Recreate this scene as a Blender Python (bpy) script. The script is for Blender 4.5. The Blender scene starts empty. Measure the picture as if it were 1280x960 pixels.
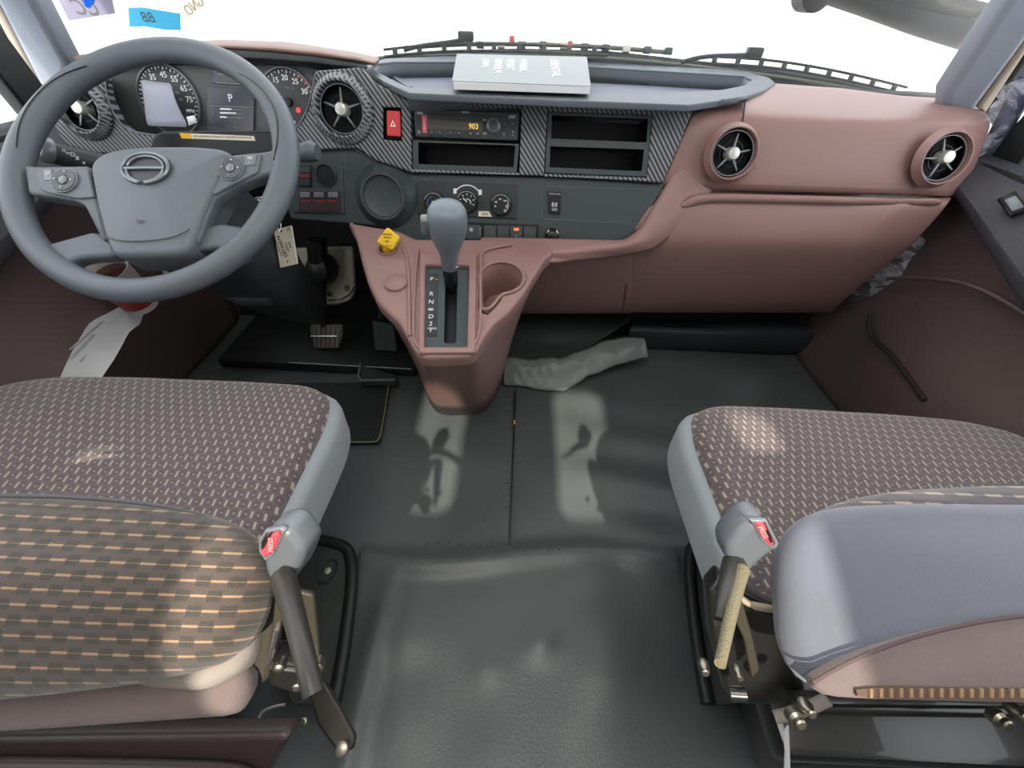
import bpy, bmesh, math, random
from mathutils import Vector as V, Matrix, noise
random.seed(7)
SC = bpy.context.scene
COL = SC.collection
R = math.radians

# ------------------------------------------------------------------ camera, world, sun, exposure
CAM = V((0, 0, .8)); PITCH = 43.0; ROLL = 2.8; FPX = 520.0
fw = V((0, math.cos(R(PITCH)), -math.sin(R(PITCH))))
r0 = V((1, 0, 0)); u0 = r0.cross(fw)
CR = r0*math.cos(R(ROLL)) + u0*math.sin(R(ROLL))
CU = -r0*math.sin(R(ROLL)) + u0*math.cos(R(ROLL))
cd = bpy.data.cameras.new('camera'); cam = bpy.data.objects.new('camera', cd); COL.objects.link(cam)
m = Matrix((CR, CU, -fw)).transposed().to_4x4(); m.translation = CAM
cam.matrix_world = m
cd.sensor_fit = 'HORIZONTAL'; cd.sensor_width = 36; cd.lens = 36*FPX/1280; cd.clip_start = .01; cd.clip_end = 300
SC.camera = cam

W = bpy.data.worlds.new('sky'); SC.world = W; W.use_nodes = True
bg = W.node_tree.nodes['Background']
bg.inputs[0].default_value = (.95, .97, 1.0, 1); bg.inputs[1].default_value = 3.2
sd = bpy.data.lights.new('sun', 'SUN'); sd.energy = 9; sd.angle = R(1.0); sd.color = (1, .90, .76)
so = bpy.data.objects.new('sun', sd); COL.objects.link(so)
SUN_DIR = V((0.0, 1.0, -.96)).normalized()
so.rotation_euler = SUN_DIR.to_track_quat('-Z', 'Y').to_euler()
ld = bpy.data.lights.new('added_fill_light', 'AREA'); ld.shape = 'RECTANGLE'; ld.size = .7; ld.size_y = .45; ld.energy = 9; ld.color = (1, .96, .9)
lo_ = bpy.data.objects.new('added_fill_light', ld); COL.objects.link(lo_); lo_.location = (0, -.05, 1.47)  # unseen fill light added under the ceiling to brighten the cab interior
vs = SC.view_settings; vs.view_transform = 'Standard'; vs.look = 'None'; vs.gamma = 1; vs.exposure = -0.22
vs.use_curve_mapping = False
SC.cycles.max_bounces = 10; SC.cycles.diffuse_bounces = 6; SC.cycles.transparent_max_bounces = 16
SC.cycles.use_denoising = True
try: SC.cycles.denoiser = 'OPENIMAGEDENOISE'
except Exception: pass

# ------------------------------------------------------------------ materials
def lin(c):
    return tuple(((x/255)/12.92 if x/255 <= .04045 else ((x/255+.055)/1.055)**2.4) for x in c) + (1,)
MATS = {}
def mat(name, rgb, rough=.5, metal=0, bump=0, bscale=400, spec=.5, coat=0, var=0, vscale=6, emit=None, estr=0, sheen=0):
    if name in MATS: return MATS[name]
    M = bpy.data.materials.new(name); M.use_nodes = True; nt = M.node_tree; P = nt.nodes['Principled BSDF']
    P.inputs['Base Color'].default_value = lin(rgb); P.inputs['Roughness'].default_value = rough
    P.inputs['Metallic'].default_value = metal; P.inputs['Specular IOR Level'].default_value = spec
    P.inputs['Coat Weight'].default_value = coat; P.inputs['Sheen Weight'].default_value = sheen
    if emit: P.inputs['Emission Color'].default_value = lin(emit); P.inputs['Emission Strength'].default_value = estr
    tc = nt.nodes.new('ShaderNodeTexCoord')
    if bump:
        n = nt.nodes.new('ShaderNodeTexNoise'); n.inputs['Scale'].default_value = bscale; n.inputs['Detail'].default_value = 2
        b = nt.nodes.new('ShaderNodeBump'); b.inputs['Strength'].default_value = bump; b.inputs['Distance'].default_value = .001
        nt.links.new(tc.outputs['Object'], n.inputs['Vector']); nt.links.new(n.outputs['Fac'], b.inputs['Height'])
        nt.links.new(b.outputs['Normal'], P.inputs['Normal'])
    if var:
        n = nt.nodes.new('ShaderNodeTexNoise'); n.inputs['Scale'].default_value = vscale; n.inputs['Detail'].default_value = 4
        mx = nt.nodes.new('ShaderNodeMix'); mx.data_type = 'RGBA'; mx.blend_type = 'MULTIPLY'; mx.inputs[0].default_value = var
        mx.inputs[6].default_value = lin(rgb)
        nt.links.new(tc.outputs['Object'], n.inputs['Vector']); nt.links.new(n.outputs['Fac'], mx.inputs[7])
        nt.links.new(mx.outputs[2], P.inputs['Base Color'])
    MATS[name] = M; return M

def sheet_mat(name, rgb, alpha, rough=.1, crinkle=0, cscale=30):
    """thin clear film or pane: transparent mixed with a glossy / translucent surface"""
    M = bpy.data.materials.new(name); M.use_nodes = True; nt = M.node_tree; nt.nodes.clear()
    out = nt.nodes.new('ShaderNodeOutputMaterial'); t = nt.nodes.new('ShaderNodeBsdfTransparent')
    p = nt.nodes.new('ShaderNodeBsdfPrincipled'); p.inputs['Base Color'].default_value = lin(rgb); p.inputs['Roughness'].default_value = rough
    mx = nt.nodes.new('ShaderNodeMixShader'); mx.inputs[0].default_value = alpha
    if crinkle:
        tc = nt.nodes.new('ShaderNodeTexCoord'); n = nt.nodes.new('ShaderNodeTexVoronoi'); n.feature = 'DISTANCE_TO_EDGE'; n.inputs['Scale'].default_value = cscale
        ns = nt.nodes.new('ShaderNodeTexNoise'); ns.inputs['Scale'].default_value = cscale*.6; ns.inputs['Detail'].default_value = 5; ns.inputs['Distortion'].default_value = 2
        nt.links.new(tc.outputs['Object'], n.inputs['Vector']); nt.links.new(tc.outputs['Object'], ns.inputs['Vector'])
        b = nt.nodes.new('ShaderNodeBump'); b.inputs['Strength'].default_value = crinkle; b.inputs['Distance'].default_value = .01
        nt.links.new(ns.outputs['Fac'], b.inputs['Height']); nt.links.new(b.outputs['Normal'], p.inputs['Normal'])
        cr = nt.nodes.new('ShaderNodeMapRange'); cr.inputs[1].default_value = .45; cr.inputs[2].default_value = .62
        cr.inputs[3].default_value = alpha*.35; cr.inputs[4].default_value = min(1, alpha*2.0)
        nt.links.new(ns.outputs['Fac'], cr.inputs[0]); nt.links.new(cr.outputs[0], mx.inputs[0])
    nt.links.new(t.outputs[0], mx.inputs[1]); nt.links.new(p.outputs[0], mx.inputs[2]); nt.links.new(mx.outputs[0], out.inputs[0])
    return M

def mnode(nt, op, a, b=None, c=None):
    n = nt.nodes.new('ShaderNodeMath'); n.operation = op
    for i, x in enumerate((a, b, c)):
        if x is None: continue
        if isinstance(x, (int, float)): n.inputs[i].default_value = x
        else: nt.links.new(x, n.inputs[i])
    return n.outputs[0]

def carbon_mat():
    M = bpy.data.materials.new('carbon_twill'); M.use_nodes = True; nt = M.node_tree; P = nt.nodes['Principled BSDF']
    tc = nt.nodes.new('ShaderNodeTexCoord'); s = nt.nodes.new('ShaderNodeSeparateXYZ'); nt.links.new(tc.outputs['Object'], s.inputs[0])
    x, y = s.outputs[0], s.outputs[1]
    d = mnode(nt, 'ADD', mnode(nt, 'MULTIPLY', x, .80), mnode(nt, 'MULTIPLY', y, .62))
    e = mnode(nt, 'FRACT', mnode(nt, 'DIVIDE', d, .0068))
    tri = mnode(nt, 'ABSOLUTE', mnode(nt, 'SUBTRACT', e, .5))
    msk = mnode(nt, 'SMOOTH_MIN', mnode(nt, 'MAXIMUM', mnode(nt, 'MULTIPLY', mnode(nt, 'SUBTRACT', tri, .2), 9), 0), 1, .1)
    r = nt.nodes.new('ShaderNodeMix'); r.data_type = 'RGBA'; r.inputs[6].default_value = lin((40, 46, 50)); r.inputs[7].default_value = lin((128, 132, 136))
    nt.links.new(msk, r.inputs[0]); nt.links.new(r.outputs[2], P.inputs['Base Color'])
    b = nt.nodes.new('ShaderNodeBump'); b.inputs['Strength'].default_value = .5; b.inputs['Distance'].default_value = .001
    nt.links.new(msk, b.inputs['Height']); nt.links.new(b.outputs[0], P.inputs['Normal'])
    P.inputs['Roughness'].default_value = .45
    return M

def fabric_mat(name, base, dark, dash, pu, pv, wu, wv, skew=0, swap=False):
    M = bpy.data.materials.new(name); M.use_nodes = True; nt = M.node_tree; P = nt.nodes['Principled BSDF']
    tc = nt.nodes.new('ShaderNodeTexCoord'); s = nt.nodes.new('ShaderNodeSeparateXYZ'); nt.links.new(tc.outputs['Object'], s.inputs[0])
    x, y = (s.outputs[1], s.outputs[0]) if swap else (s.outputs[0], s.outputs[1])
    x = mnode(nt, 'ADD', x, mnode(nt, 'MULTIPLY', y, skew))
    v = mnode(nt, 'DIVIDE', y, pv); row = mnode(nt, 'FLOOR', v); fv = mnode(nt, 'FRACT', v)
    def cells(off):
        u = mnode(nt, 'ADD', mnode(nt, 'DIVIDE', x, pu), mnode(nt, 'ADD', mnode(nt, 'MULTIPLY', row, .5), off))
        return mnode(nt, 'ABSOLUTE', mnode(nt, 'SUBTRACT', mnode(nt, 'FRACT', u), .5))
    av = mnode(nt, 'ABSOLUTE', mnode(nt, 'SUBTRACT', fv, .5))
    a1, a2 = cells(0), cells(.5)
    dashm = mnode(nt, 'MULTIPLY', mnode(nt, 'LESS_THAN', a1, wu), mnode(nt, 'LESS_THAN', av, wv))
    dotm = mnode(nt, 'MULTIPLY', mnode(nt, 'LESS_THAN', a2, wu*1.1), mnode(nt, 'LESS_THAN', av, wv*.3))
    dk = mnode(nt, 'MULTIPLY', mnode(nt, 'LESS_THAN', a2, .22), mnode(nt, 'LESS_THAN', av, .38))
    nz = nt.nodes.new('ShaderNodeTexNoise'); nz.inputs['Scale'].default_value = 900; nz.inputs['Detail'].default_value = 2
    nt.links.new(tc.outputs['Object'], nz.inputs['Vector'])
    m1 = nt.nodes.new('ShaderNodeMix'); m1.data_type = 'RGBA'; m1.inputs[6].default_value = lin(base); m1.inputs[7].default_value = lin(dark)
    nt.links.new(mnode(nt, 'MULTIPLY', dk, .85), m1.inputs[0])
    m2 = nt.nodes.new('ShaderNodeMix'); m2.data_type = 'RGBA'; m2.inputs[7].default_value = lin(dash)
    nt.links.new(m1.outputs[2], m2.inputs[6]); nt.links.new(mnode(nt, 'ADD', dashm, mnode(nt, 'MULTIPLY', dotm, .55)), m2.inputs[0])
    m3 = nt.nodes.new('ShaderNodeMix'); m3.data_type = 'RGBA'; m3.blend_type = 'MULTIPLY'; m3.inputs[0].default_value = .5
    nt.links.new(m2.outputs[2], m3.inputs[6]); nt.links.new(nz.outputs['Fac'], m3.inputs[7]); nt.links.new(m3.outputs[2], P.inputs['Base Color'])
    b = nt.nodes.new('ShaderNodeBump'); b.inputs['Strength'].default_value = .5; b.inputs['Distance'].default_value = .0012
    nt.links.new(mnode(nt, 'ADD', mnode(nt, 'MULTIPLY', nz.outputs['Fac'], .5), mnode(nt, 'SUBTRACT', dashm, dk)), b.inputs['Height']); nt.links.new(b.outputs[0], P.inputs['Normal'])
    P.inputs['Roughness'].default_value = .9; P.inputs['Sheen Weight'].default_value = .3; P.inputs['Specular IOR Level'].default_value = .2
    return M

BRN = mat('rose_brown_plastic', (143, 111, 106), .42, bump=.25, bscale=1500)
BRD = mat('brown_door_plastic', (96, 80, 79), .5, bump=.3, bscale=900)
BRH = mat('hood_brown_plastic', (128, 100, 88), .5, bump=.2, bscale=900)
PAD = mat('grey_soft_pad', (84, 93, 100), .5, bump=.25, bscale=1200)
DRK = mat('dark_grey_plastic', (58, 67, 70), .45, bump=.2, bscale=1300)
DK2 = mat('darker_grey_plastic', (44, 50, 53), .5, bump=.15, bscale=1300)
BLK = mat('black_plastic', (22, 24, 26), .4)
VNT = mat('black_vent_plastic', (12, 13, 15), .5, spec=.25)
GLB = mat('gloss_black', (10, 11, 14), .3, spec=.3)
WHL = mat('wheel_grey_urethane', (88, 97, 104), .42, bump=.35, bscale=1400)
HUB = mat('hub_grey_plastic', (93, 102, 109), .45, bump=.3, bscale=1100)
SIL = mat('satin_silver', (196, 196, 192), .28, metal=.9)
CHR = mat('chrome', (225, 225, 225), .12, metal=1)
SLG = mat('satin_grey_trim', (120, 126, 132), .35, metal=.3)
WHT = mat('white_print', (226, 228, 228), .6)
WPR = mat('lit_white_print', (225, 228, 230), .6, emit=(225, 228, 230), estr=.35)
GRP = mat('grey_print', (150, 153, 156), .6)
DIAL = mat('dial_face', (66, 68, 70), .5)
RED = mat('red_plastic', (200, 62, 66), .4)
REDS = mat('red_tag', (214, 90, 96), .55)
ORG = mat('orange_indicator', (255, 110, 40), .4, emit=(255, 96, 30), estr=2)
GRN = mat('green_indicator', (120, 230, 60), .4, emit=(120, 235, 60), estr=1.5)
AMB = mat('amber_digits', (240, 200, 90), .4, emit=(245, 200, 90), estr=1.1)
YEL = mat('yellow_plastic', (238, 194, 34), .4)
YLB = mat('yellow_label', (240, 180, 40), .6)
CRM = mat('cream_label', (222, 216, 196), .6)
INK = mat('dark_ink', (50, 46, 46), .7)
PAP = mat('white_paper', (222, 224, 228), .6, var=.12, vscale=20)
CARB = carbon_mat()
MET = mat('galvanised_metal', (196, 194, 182), .5, metal=.35, var=.4, vscale=25)
BMT = mat('black_painted_steel', (26, 27, 26), .28, coat=.4)
OLV = mat('dark_olive_steel', (74, 71, 60), .4, metal=.5)
BOLT = mat('zinc_bolt', (150, 146, 134), .35, metal=1)
RUB = mat('black_rubber', (26, 29, 30), .5, bump=.3, bscale=500)
PIL = mat('pillar_trim', (134, 142, 154), .6, bump=.2, bscale=700)
PIB = mat('pillar_beige_edge', (176, 164, 146), .6)
SIDE = mat('grey_side_cloth', (138, 146, 150), .85, bump=.5, bscale=1400, sheen=.3)
SHEL = mat('blue_grey_velour', (102, 107, 120), .85, bump=.6, bscale=1600, sheen=.4, var=.35, vscale=9)
FLAP = mat('brown_grey_felt', (118, 104, 102), .95, bump=.8, bscale=1200, sheen=.2, var=.3, vscale=12)
LGT = mat('pale_textured_cloth', (150, 143, 136), .9, bump=1, bscale=900)
FAB = fabric_mat('cushion_cloth', (108, 98, 99), (94, 85, 88), (180, 166, 154), .0142, .0125, .085, .34, skew=.12, swap=False)
FABB = fabric_mat('backrest_cloth', (92, 83, 77), (72, 70, 65), (172, 142, 112), .0205, .0095, .25, .085)
FABS = fabric_mat('backrest_edge_cloth', (104, 97, 100), (92, 88, 93), (176, 160, 146), .024, .010, .28, .10, skew=.3)
GLASS = sheet_mat('clear_glass', (235, 240, 240), .05, .02)
FILM = sheet_mat('plastic_film', (215, 220, 235), .32, .12, crinkle=1, cscale=30)
FILMD = sheet_mat('clear_bag_film', (200, 205, 215), .12, .1, crinkle=1, cscale=22)

# ------------------------------------------------------------------ geometry helpers
def ray(x, y): return fw + CR*((x-640)/FPX) - CU*((y-480)/FPX)
class Fr:
    """a flat frame standing in the cab: origin, two in-plane axes and the outward normal"""
    def __init__(s, o, u, v):
        s.o = V(o); s.u = V(u).normalized(); s.v = V(v); s.v = (s.v - s.u*s.v.dot(s.u)).normalized(); s.n = s.u.cross(s.v)
    def M(s):
        m = Matrix((s.u, s.v, s.n)).transposed().to_4x4(); m.translation = s.o; return m
    def px(s, x, y):
        d = ray(x, y); t = (s.o-CAM).dot(s.n)/d.dot(s.n); p = CAM + d*t - s.o
        return (p.dot(s.u), p.dot(s.v))
    def pl(s, L): return [s.px(*q) for q in L]
    def w(s, a, b, c=0): return s.o + s.u*a + s.v*b + s.n*c
    def off(s, d): return Fr(s.o + s.n*d, s.u, s.v)
    def at(s, a, b, c=0, rot=0):
        u = s.u*math.cos(rot) + s.v*math.sin(rot); v = -s.u*math.sin(rot) + s.v*math.cos(rot)
        return Fr(s.w(a, b, c), u, v)
def pz(x, y, z):
    d = ray(x, y); return CAM + d*((z-CAM.z)/d.z)
def py(x, y, F):
    d = ray(x, y); return CAM + d*(F/d.y)
def pxx(x, y, X):
    d = ray(x, y); return CAM + d*(X/d.x)

def root(name, loc, label, cat, group=None, kind=None):
    o = bpy.data.objects.new(name, None); o.empty_display_size = .02; COL.objects.link(o); o.location = loc
    tagit(o, label, cat, group, kind); return o
def tagit(o, label=None, cat=None, group=None, kind=None):
    if label: o['label'] = label
    if cat: o['category'] = cat
    if group: o['group'] = group
    if kind: o['kind'] = kind
    return o
def chain(o):
    m = Matrix()
    while o:
        m = (o.matrix_parent_inverse @ o.matrix_basis if o.parent else o.matrix_basis) @ m; o = o.parent
    return m
def link(name, me, mats, M=None, parent=None, smooth=True, ang=35):
    o = bpy.data.objects.new(name, me); COL.objects.link(o)
    if M is not None: o.matrix_basis = M
    if parent is not None:
        pm = chain(parent)
        o.parent = parent; o.matrix_parent_inverse = pm.inverted()
    for q in (mats if isinstance(mats, (list, tuple)) else [mats]): me.materials.append(q)
    if smooth:
        for p in me.polygons: p.use_smooth = True
        try: me.set_sharp_from_angle(angle=R(ang))
        except Exception: pass
    return o
def bmo(name, bm, mats, M=None, parent=None, smooth=True, ang=35):
    bmesh.ops.recalc_face_normals(bm, faces=bm.faces)
    me = bpy.data.meshes.new(name); bm.to_mesh(me); bm.free()
    return link(name, me, mats, M, parent, smooth, ang)
def from_curve(cu):
    ob = bpy.data.objects.new('tmp', cu); COL.objects.link(ob)
    dg = bpy.context.evaluated_depsgraph_get(); me = bpy.data.meshes.new_from_object(ob.evaluated_get(dg), depsgraph=dg)
    bpy.data.objects.remove(ob); me.materials.clear(); return me
def rnd(poly, r, k=4):
    """round the corners of a polygon"""
    out = []; n = len(poly)
    for i in range(n):
        a, b, c = V(poly[i-1][:2]), V(poly[i][:2]), V(poly[(i+1) % n][:2])
        d1, d2 = a-b, c-b; rr = min(r, d1.length*.45, d2.length*.45)
        if rr < 1e-5: out.append(tuple(b)); continue
        p, q = b + d1.normalized()*rr, b + d2.normalized()*rr
        for j in range(k+1):
            t = j/k; out.append(tuple(p*(1-t)**2 + b*2*t*(1-t) + q*t*t))
    return out
def circ(a, b, r, n=32, ry=None, a0=0): return [(a + r*math.cos(2*math.pi*i/n+a0), b + (ry or r)*math.sin(2*math.pi*i/n+a0)) for i in range(n)]
def plate(name, fr, outer, thick, m, parent=None, holes=(), bev=0, res=2):
    """a flat piece with real thickness: front face on the frame, body behind it"""
    cu = bpy.data.curves.new(name, 'CURVE'); cu.dimensions = '2D'; cu.fill_mode = 'BOTH'
    for L in [outer] + list(holes):
        s = cu.splines.new('POLY'); s.points.add(len(L)-1); s.use_cyclic_u = True
        for i, p in enumerate(L): s.points[i].co = (p[0], p[1], 0, 1)
    bev = min(bev, thick*.49)
    cu.extrude = thick/2 - bev; cu.bevel_depth = bev; cu.bevel_resolution = res; cu.offset = -bev
    me = from_curve(cu); me.transform(Matrix.Translation((0, 0, -thick/2)))
    return link(name, me, m, fr.M(), parent, True, 32)
def ppx(name, fr, pts, thick, m, parent=None, holes=(), bev=0, r=0, hr=0):
    return plate(name, fr, rnd(fr.pl(pts), r) if r else fr.pl(pts), thick, m, parent,
                 [rnd(fr.pl(h), hr) if hr else fr.pl(h) for h in holes], bev)
def box(name, fr, a0, a1, b0, b1, c0, c1, m, parent=None, bev=.0015):
    bm = bmesh.new(); bmesh.ops.create_cube(bm, size=1)
    for v in bm.verts: v.co = V(((a0+a1)/2 + v.co.x*(a1-a0), (b0+b1)/2 + v.co.y*(b1-b0), (c0+c1)/2 + v.co.z*(c1-c0)))
    if bev: bmesh.ops.bevel(bm, geom=bm.edges[:], offset=bev, segments=2, affect='EDGES', profile=.5)
    return bmo(name, bm, m, fr.M(), parent)
def lathe(name, fr, prof, m, parent=None, n=40, sy=1):
    bm = bmesh.new(); rings = []
    for r, z in prof:
        if r < 1e-6: rings.append([bm.verts.new((0, 0, z))])
        else: rings.append([bm.verts.new((r*math.cos(2*math.pi*i/n), r*sy*math.sin(2*math.pi*i/n), z)) for i in range(n)])
    for A, B in zip(rings, rings[1:]):
        for i in range(n):
            j = (i+1) % n
            if len(A) == 1 and len(B) == 1: continue
            if len(A) == 1: bm.faces.new((A[0], B[i], B[j]))
            elif len(B) == 1: bm.faces.new((A[i], B[0], A[j]))
            else: bm.faces.new((A[i], B[i], B[j], A[j]))
    return bmo(name, bm, m, fr.M(), parent, True, 40)
def tube(name, pts, r, m, parent=None, rads=None, nurbs=True, cyc=False, res=3, flat=None):
    cu = bpy.data.curves.new(name, 'CURVE'); cu.dimensions = '3D'
    s = cu.splines.new('NURBS' if nurbs else 'POLY'); s.points.add(len(pts)-1)
    for i, p in enumerate(pts): s.points[i].co = (*p, 1); s.points[i].radius = rads[i] if rads else 1
    if nurbs: s.order_u = min(4, len(pts)); s.use_endpoint_u = not cyc; s.resolution_u = 6
    s.use_cyclic_u = cyc; cu.bevel_depth = r; cu.bevel_resolution = res; cu.use_fill_caps = True
    return link(name, from_curve(cu), m, None, parent, True, 50)
def text(name, fr, s, a, b, size, m, parent=None, rot=0, align='CENTER', d=.0003, sx=1):
    cu = bpy.data.curves.new(name, 'FONT'); cu.body = s; cu.size = size; cu.align_x = align; cu.align_y = 'CENTER'; cu.extrude = d; cu.resolution_u = 3
    me = from_curve(cu); me.transform(Matrix.Diagonal((sx, 1, 1, 1)))
    return link(name, me, m, fr.at(a, b, d, rot).M(), parent, False)
def tpx(name, fr, s, x, y, size, m, parent=None, rot=0, **k):
    a, b = fr.px(x, y); return text(name, fr, s, a, b, size, m, parent, rot, **k)
def even(L, n):
    P = [V(p[:2]) for p in L]; P.append(P[0]); d = [0]
    for a, b in zip(P, P[1:]): d.append(d[-1] + (b-a).length)
    out = []; j = 0
    for i in range(n):
        t = d[-1]*i/n
        while d[j+1] < t: j += 1
        out.append(P[j].lerp(P[j+1], (t-d[j])/max(1e-9, d[j+1]-d[j])))
    return out
def centroid(P):
    A_ = cx = cy = 0
    for a, b in zip(P, P[1:] + P[:1]):
        k = a.x*b.y - b.x*a.y; A_ += k; cx += (a.x+b.x)*k; cy += (a.y+b.y)*k
    return V((cx/(3*A_), cy/(3*A_)))
def pad(name, fr, outline, thick, r, crown, m, parent=None, inset=.5, rings=7, only=None, wob=0, fz=None):
    """an upholstered body: rounded edges all round, crowned top; silhouette = outline"""
    outline = even(outline, 96)
    c = centroid(outline)
    n = len(outline); P = [V(p[:2]) for p in outline]
    nor = []
    area = sum(P[i].x*P[(i+1) % n].y - P[(i+1) % n].x*P[i].y for i in range(n)); sg = 1 if area > 0 else -1
    for i in range(n):
        t = (P[(i+1) % n] - P[i-1]).normalized(); nor.append(V((-t.y, t.x))*sg)
    bm = bmesh.new(); L = []
    def ring(ins, z):
        return [bm.verts.new((P[i].x + nor[i].x*ins, P[i].y + nor[i].y*ins, z)) for i in range(n)]
    K = 5
    for k in range(K): a = math.pi/2*k/K; L.append(ring(r*(1-math.sin(a)), -thick + r*(1-math.cos(a))))
    L.append(ring(0, -thick+r)); L.append(ring(0, -thick*.5)); L.append(ring(0, -r))
    for k in range(1, K+1): a = math.pi/2*k/K; L.append(ring(r*(1-math.cos(a)), -r + r*math.sin(a)))
    base = [v.co.copy() for v in L[-1]]
    for k in range(1, rings):
        t = k/rings
        L.append([bm.verts.new((b.x*(1-t)+c.x*t, b.y*(1-t)+c.y*t, crown*(1-(1-t)**2))) for b in base])
    for A, B in zip(L, L[1:]):
        for i in range(n): bm.faces.new((A[i], A[(i+1) % n], B[(i+1) % n], B[i]))
    bm.faces.new(L[-1]); bm.faces.new(L[0])
    if wob or fz:
        for v in bm.verts:
            if wob: v.co.z += wob*noise.noise(v.co*9)
            if fz: v.co.z += fz(v.co)
    return bmo(name, bm, m, fr.M(), parent, True, 60)
def resample(row, N):
    P = [V(p) for p in row]; d = [0]
    for a, b in zip(P, P[1:]): d.append(d[-1] + (b-a).length)
    out = []; j = 0
    for i in range(N):
        t = d[-1]*i/(N-1)
        while j < len(P)-2 and d[j+1] < t: j += 1
        f = (t-d[j])/max(1e-9, d[j+1]-d[j]); out.append(P[j].lerp(P[j+1], min(1, f)))
    return out
def patch(name, rows, m, parent=None, N=20, thick=.008, sub=2, fn=None, ang=50):
    bm = bmesh.new(); G = [[bm.verts.new(p) for p in resample(r, N)] for r in rows]
    for A, B in zip(G, G[1:]):
        for i in range(N-1): bm.faces.new((A[i], A[i+1], B[i+1], B[i]))
    bmesh.ops.recalc_face_normals(bm, faces=bm.faces)
    # outward = towards the driver's space
    ref = V((0, .2, .75)); f = bm.faces[len(bm.faces)//2] if False else list(bm.faces)[len(bm.faces)//2]
    if (ref - f.calc_center_median()).dot(f.normal) < 0: bmesh.ops.reverse_faces(bm, faces=bm.faces)
    me = bpy.data.meshes.new(name); bm.to_mesh(me); bm.free()
    o = link(name, me, m, None, parent, True, ang)
    if sub:
        s = o.modifiers.new('s', 'SUBSURF'); s.levels = s.render_levels = sub
    if thick:
        s = o.modifiers.new('t', 'SOLIDIFY'); s.thickness = thick; s.offset = -1
    if sub or thick:
        dg = bpy.context.evaluated_depsgraph_get(); me2 = bpy.data.meshes.new_from_object(o.evaluated_get(dg), depsgraph=dg)
        o.modifiers.clear(); o.data = me2
    if fn:
        for v in o.data.vertices: v.co = fn(v.co)
    return o
def rows(*L): return [[py(*q) for q in r] for r in L]
def arc(fr, a, b, r, t0, t1, w, m, parent, name='scale_arc', z=.0006, n=16):
    pts = [(a+r*math.cos(R(t0+(t1-t0)*i/n)), b+r*math.sin(R(t0+(t1-t0)*i/n))) for i in range(n+1)]
    pts += [(a+(r-w)*math.cos(R(t1-(t1-t0)*i/n)), b+(r-w)*math.sin(R(t1-(t1-t0)*i/n))) for i in range(n+1)]
    return plate(name, fr.off(z), pts, z, m, parent)
def ticks(fr, a, b, r, t0, t1, num, ln, w, m, parent, name='tick_marks', z=.0008, major=1):
    bm = bmesh.new()
    for i in range(num):
        t = R(t0+(t1-t0)*i/(num-1)); l = ln if i % major == 0 else ln*.5
        d = V((math.cos(t), math.sin(t))); e = V((-d.y, d.x))*w/2; o = V((a, b))
        q = [o+d*r+e, o+d*r-e, o+d*(r-l)-e, o+d*(r-l)+e]
        lo = [bm.verts.new((*p, 0)) for p in q]; hi = [bm.verts.new((*p, z)) for p in q]
        bm.faces.new(hi); bm.faces.new(lo)
        for k in range(4): bm.faces.new((lo[k], lo[(k+1) % 4], hi[(k+1) % 4], hi[k]))
    return bmo(name, bm, m, fr.M(), parent, False)

TILT = V((0, .287, .958))
X = V((1, 0, 0)); Z = V((0, 0, 1))
A = Fr((0, .84, .66), X, TILT)            # upper dash face
B = A.off(-.012)                          # lower centre dash face, set back a little
FLAT = lambda z: Fr((0, 0, z), X, (0, 1, 0))

# ================================================================== the setting
def struct(o): o['kind'] = 'structure'; return o
# floor: a vinyl mat with folds and soft bumps
def floor_z(x, y):
    z = .006*noise.noise(V((x*4, y*4, 0))) + .004*noise.noise(V((x*9, y*9, 3)))
    z += .012*math.exp(-((y-.36-.02*math.sin(x*9))/.022)**2) * (1 if -.28 < x < .34 else .3)
    for cx, cy, r, h in ((-.10, .60, .10, .012), (.13, .56, .12, .010), (-.02, .18, .03, .004), (.07, .22, .03, .008), (-.16, .22, .05, .010), (.18, .19, .07, .012), (.30, .40, .08, .010)):
        d = math.hypot(x-cx, y-cy)/r; z += h*math.exp(-d*d*1.3)
    z += .010*math.exp(-((x+.21)/.02)**2)*(1 if y < .33 else 0)*min(1, (.33-y)*10 if y < .33 else 0)
    z += .006*math.sin(y*46+x*6)*math.exp(-((x-.30)/.14)**2)*math.exp(-((y-.60)/.20)**2)
    z -= .004*math.exp(-((x-.012)/.004)**2) if .38 < y < .84 else 0
    return z
bm = bmesh.new(); nx, ny = 240, 200; G = []
for j in range(ny+1):
    G.append([bm.verts.new((-.96+1.92*i/nx, -.62+1.80*j/ny, floor_z(-.96+1.92*i/nx, -.62+1.80*j/ny))) for i in range(nx+1)])
for j in range(ny):
    for i in range(nx): bm.faces.new((G[j][i], G[j][i+1], G[j+1][i+1], G[j+1][i]))
VIN = mat('black_vinyl_floor', (84, 91, 91), .36, bump=.5, bscale=260, var=.25, vscale=5)
fl = struct(bmo('floor', bm, VIN)); 
# slit edge and the cut stitch holes beside it
bm = bmesh.new()
def nick(bm, p, d, l=.012, w=.004, h=.005):
    d = V(d).normalized(); e = d.cross(Z); p = V(p)
    a = [p - e*w/2, p + e*w/2, p + d*l + e*w*.2]; top = p + d*l*.35 + Z*h
    vs_ = [bm.verts.new(q) for q in a]; t = bm.verts.new(top); bm.faces.new(vs_)
    for k in range(3): bm.faces.new((vs_[k], vs_[(k+1) % 3], t))
for k in range(12):
    y = .80 - k*.030
    if k == 6: continue
    nick(bm, (.004, y, floor_z(.004, y)), (-1, -.45, 0), .016, .005)
    nick(bm, (.022, y-.006, floor_z(.022, y)), (1, -.45, 0), .011, .003, .003)
for k in range(15):
    x = -.15 + k*.021; y = .385+.004*math.sin(k)
    nick(bm, (x, y, floor_z(x, y)), (.8 if k > 7 else -.3, -.6, 0), .015, .005, .006)
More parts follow.
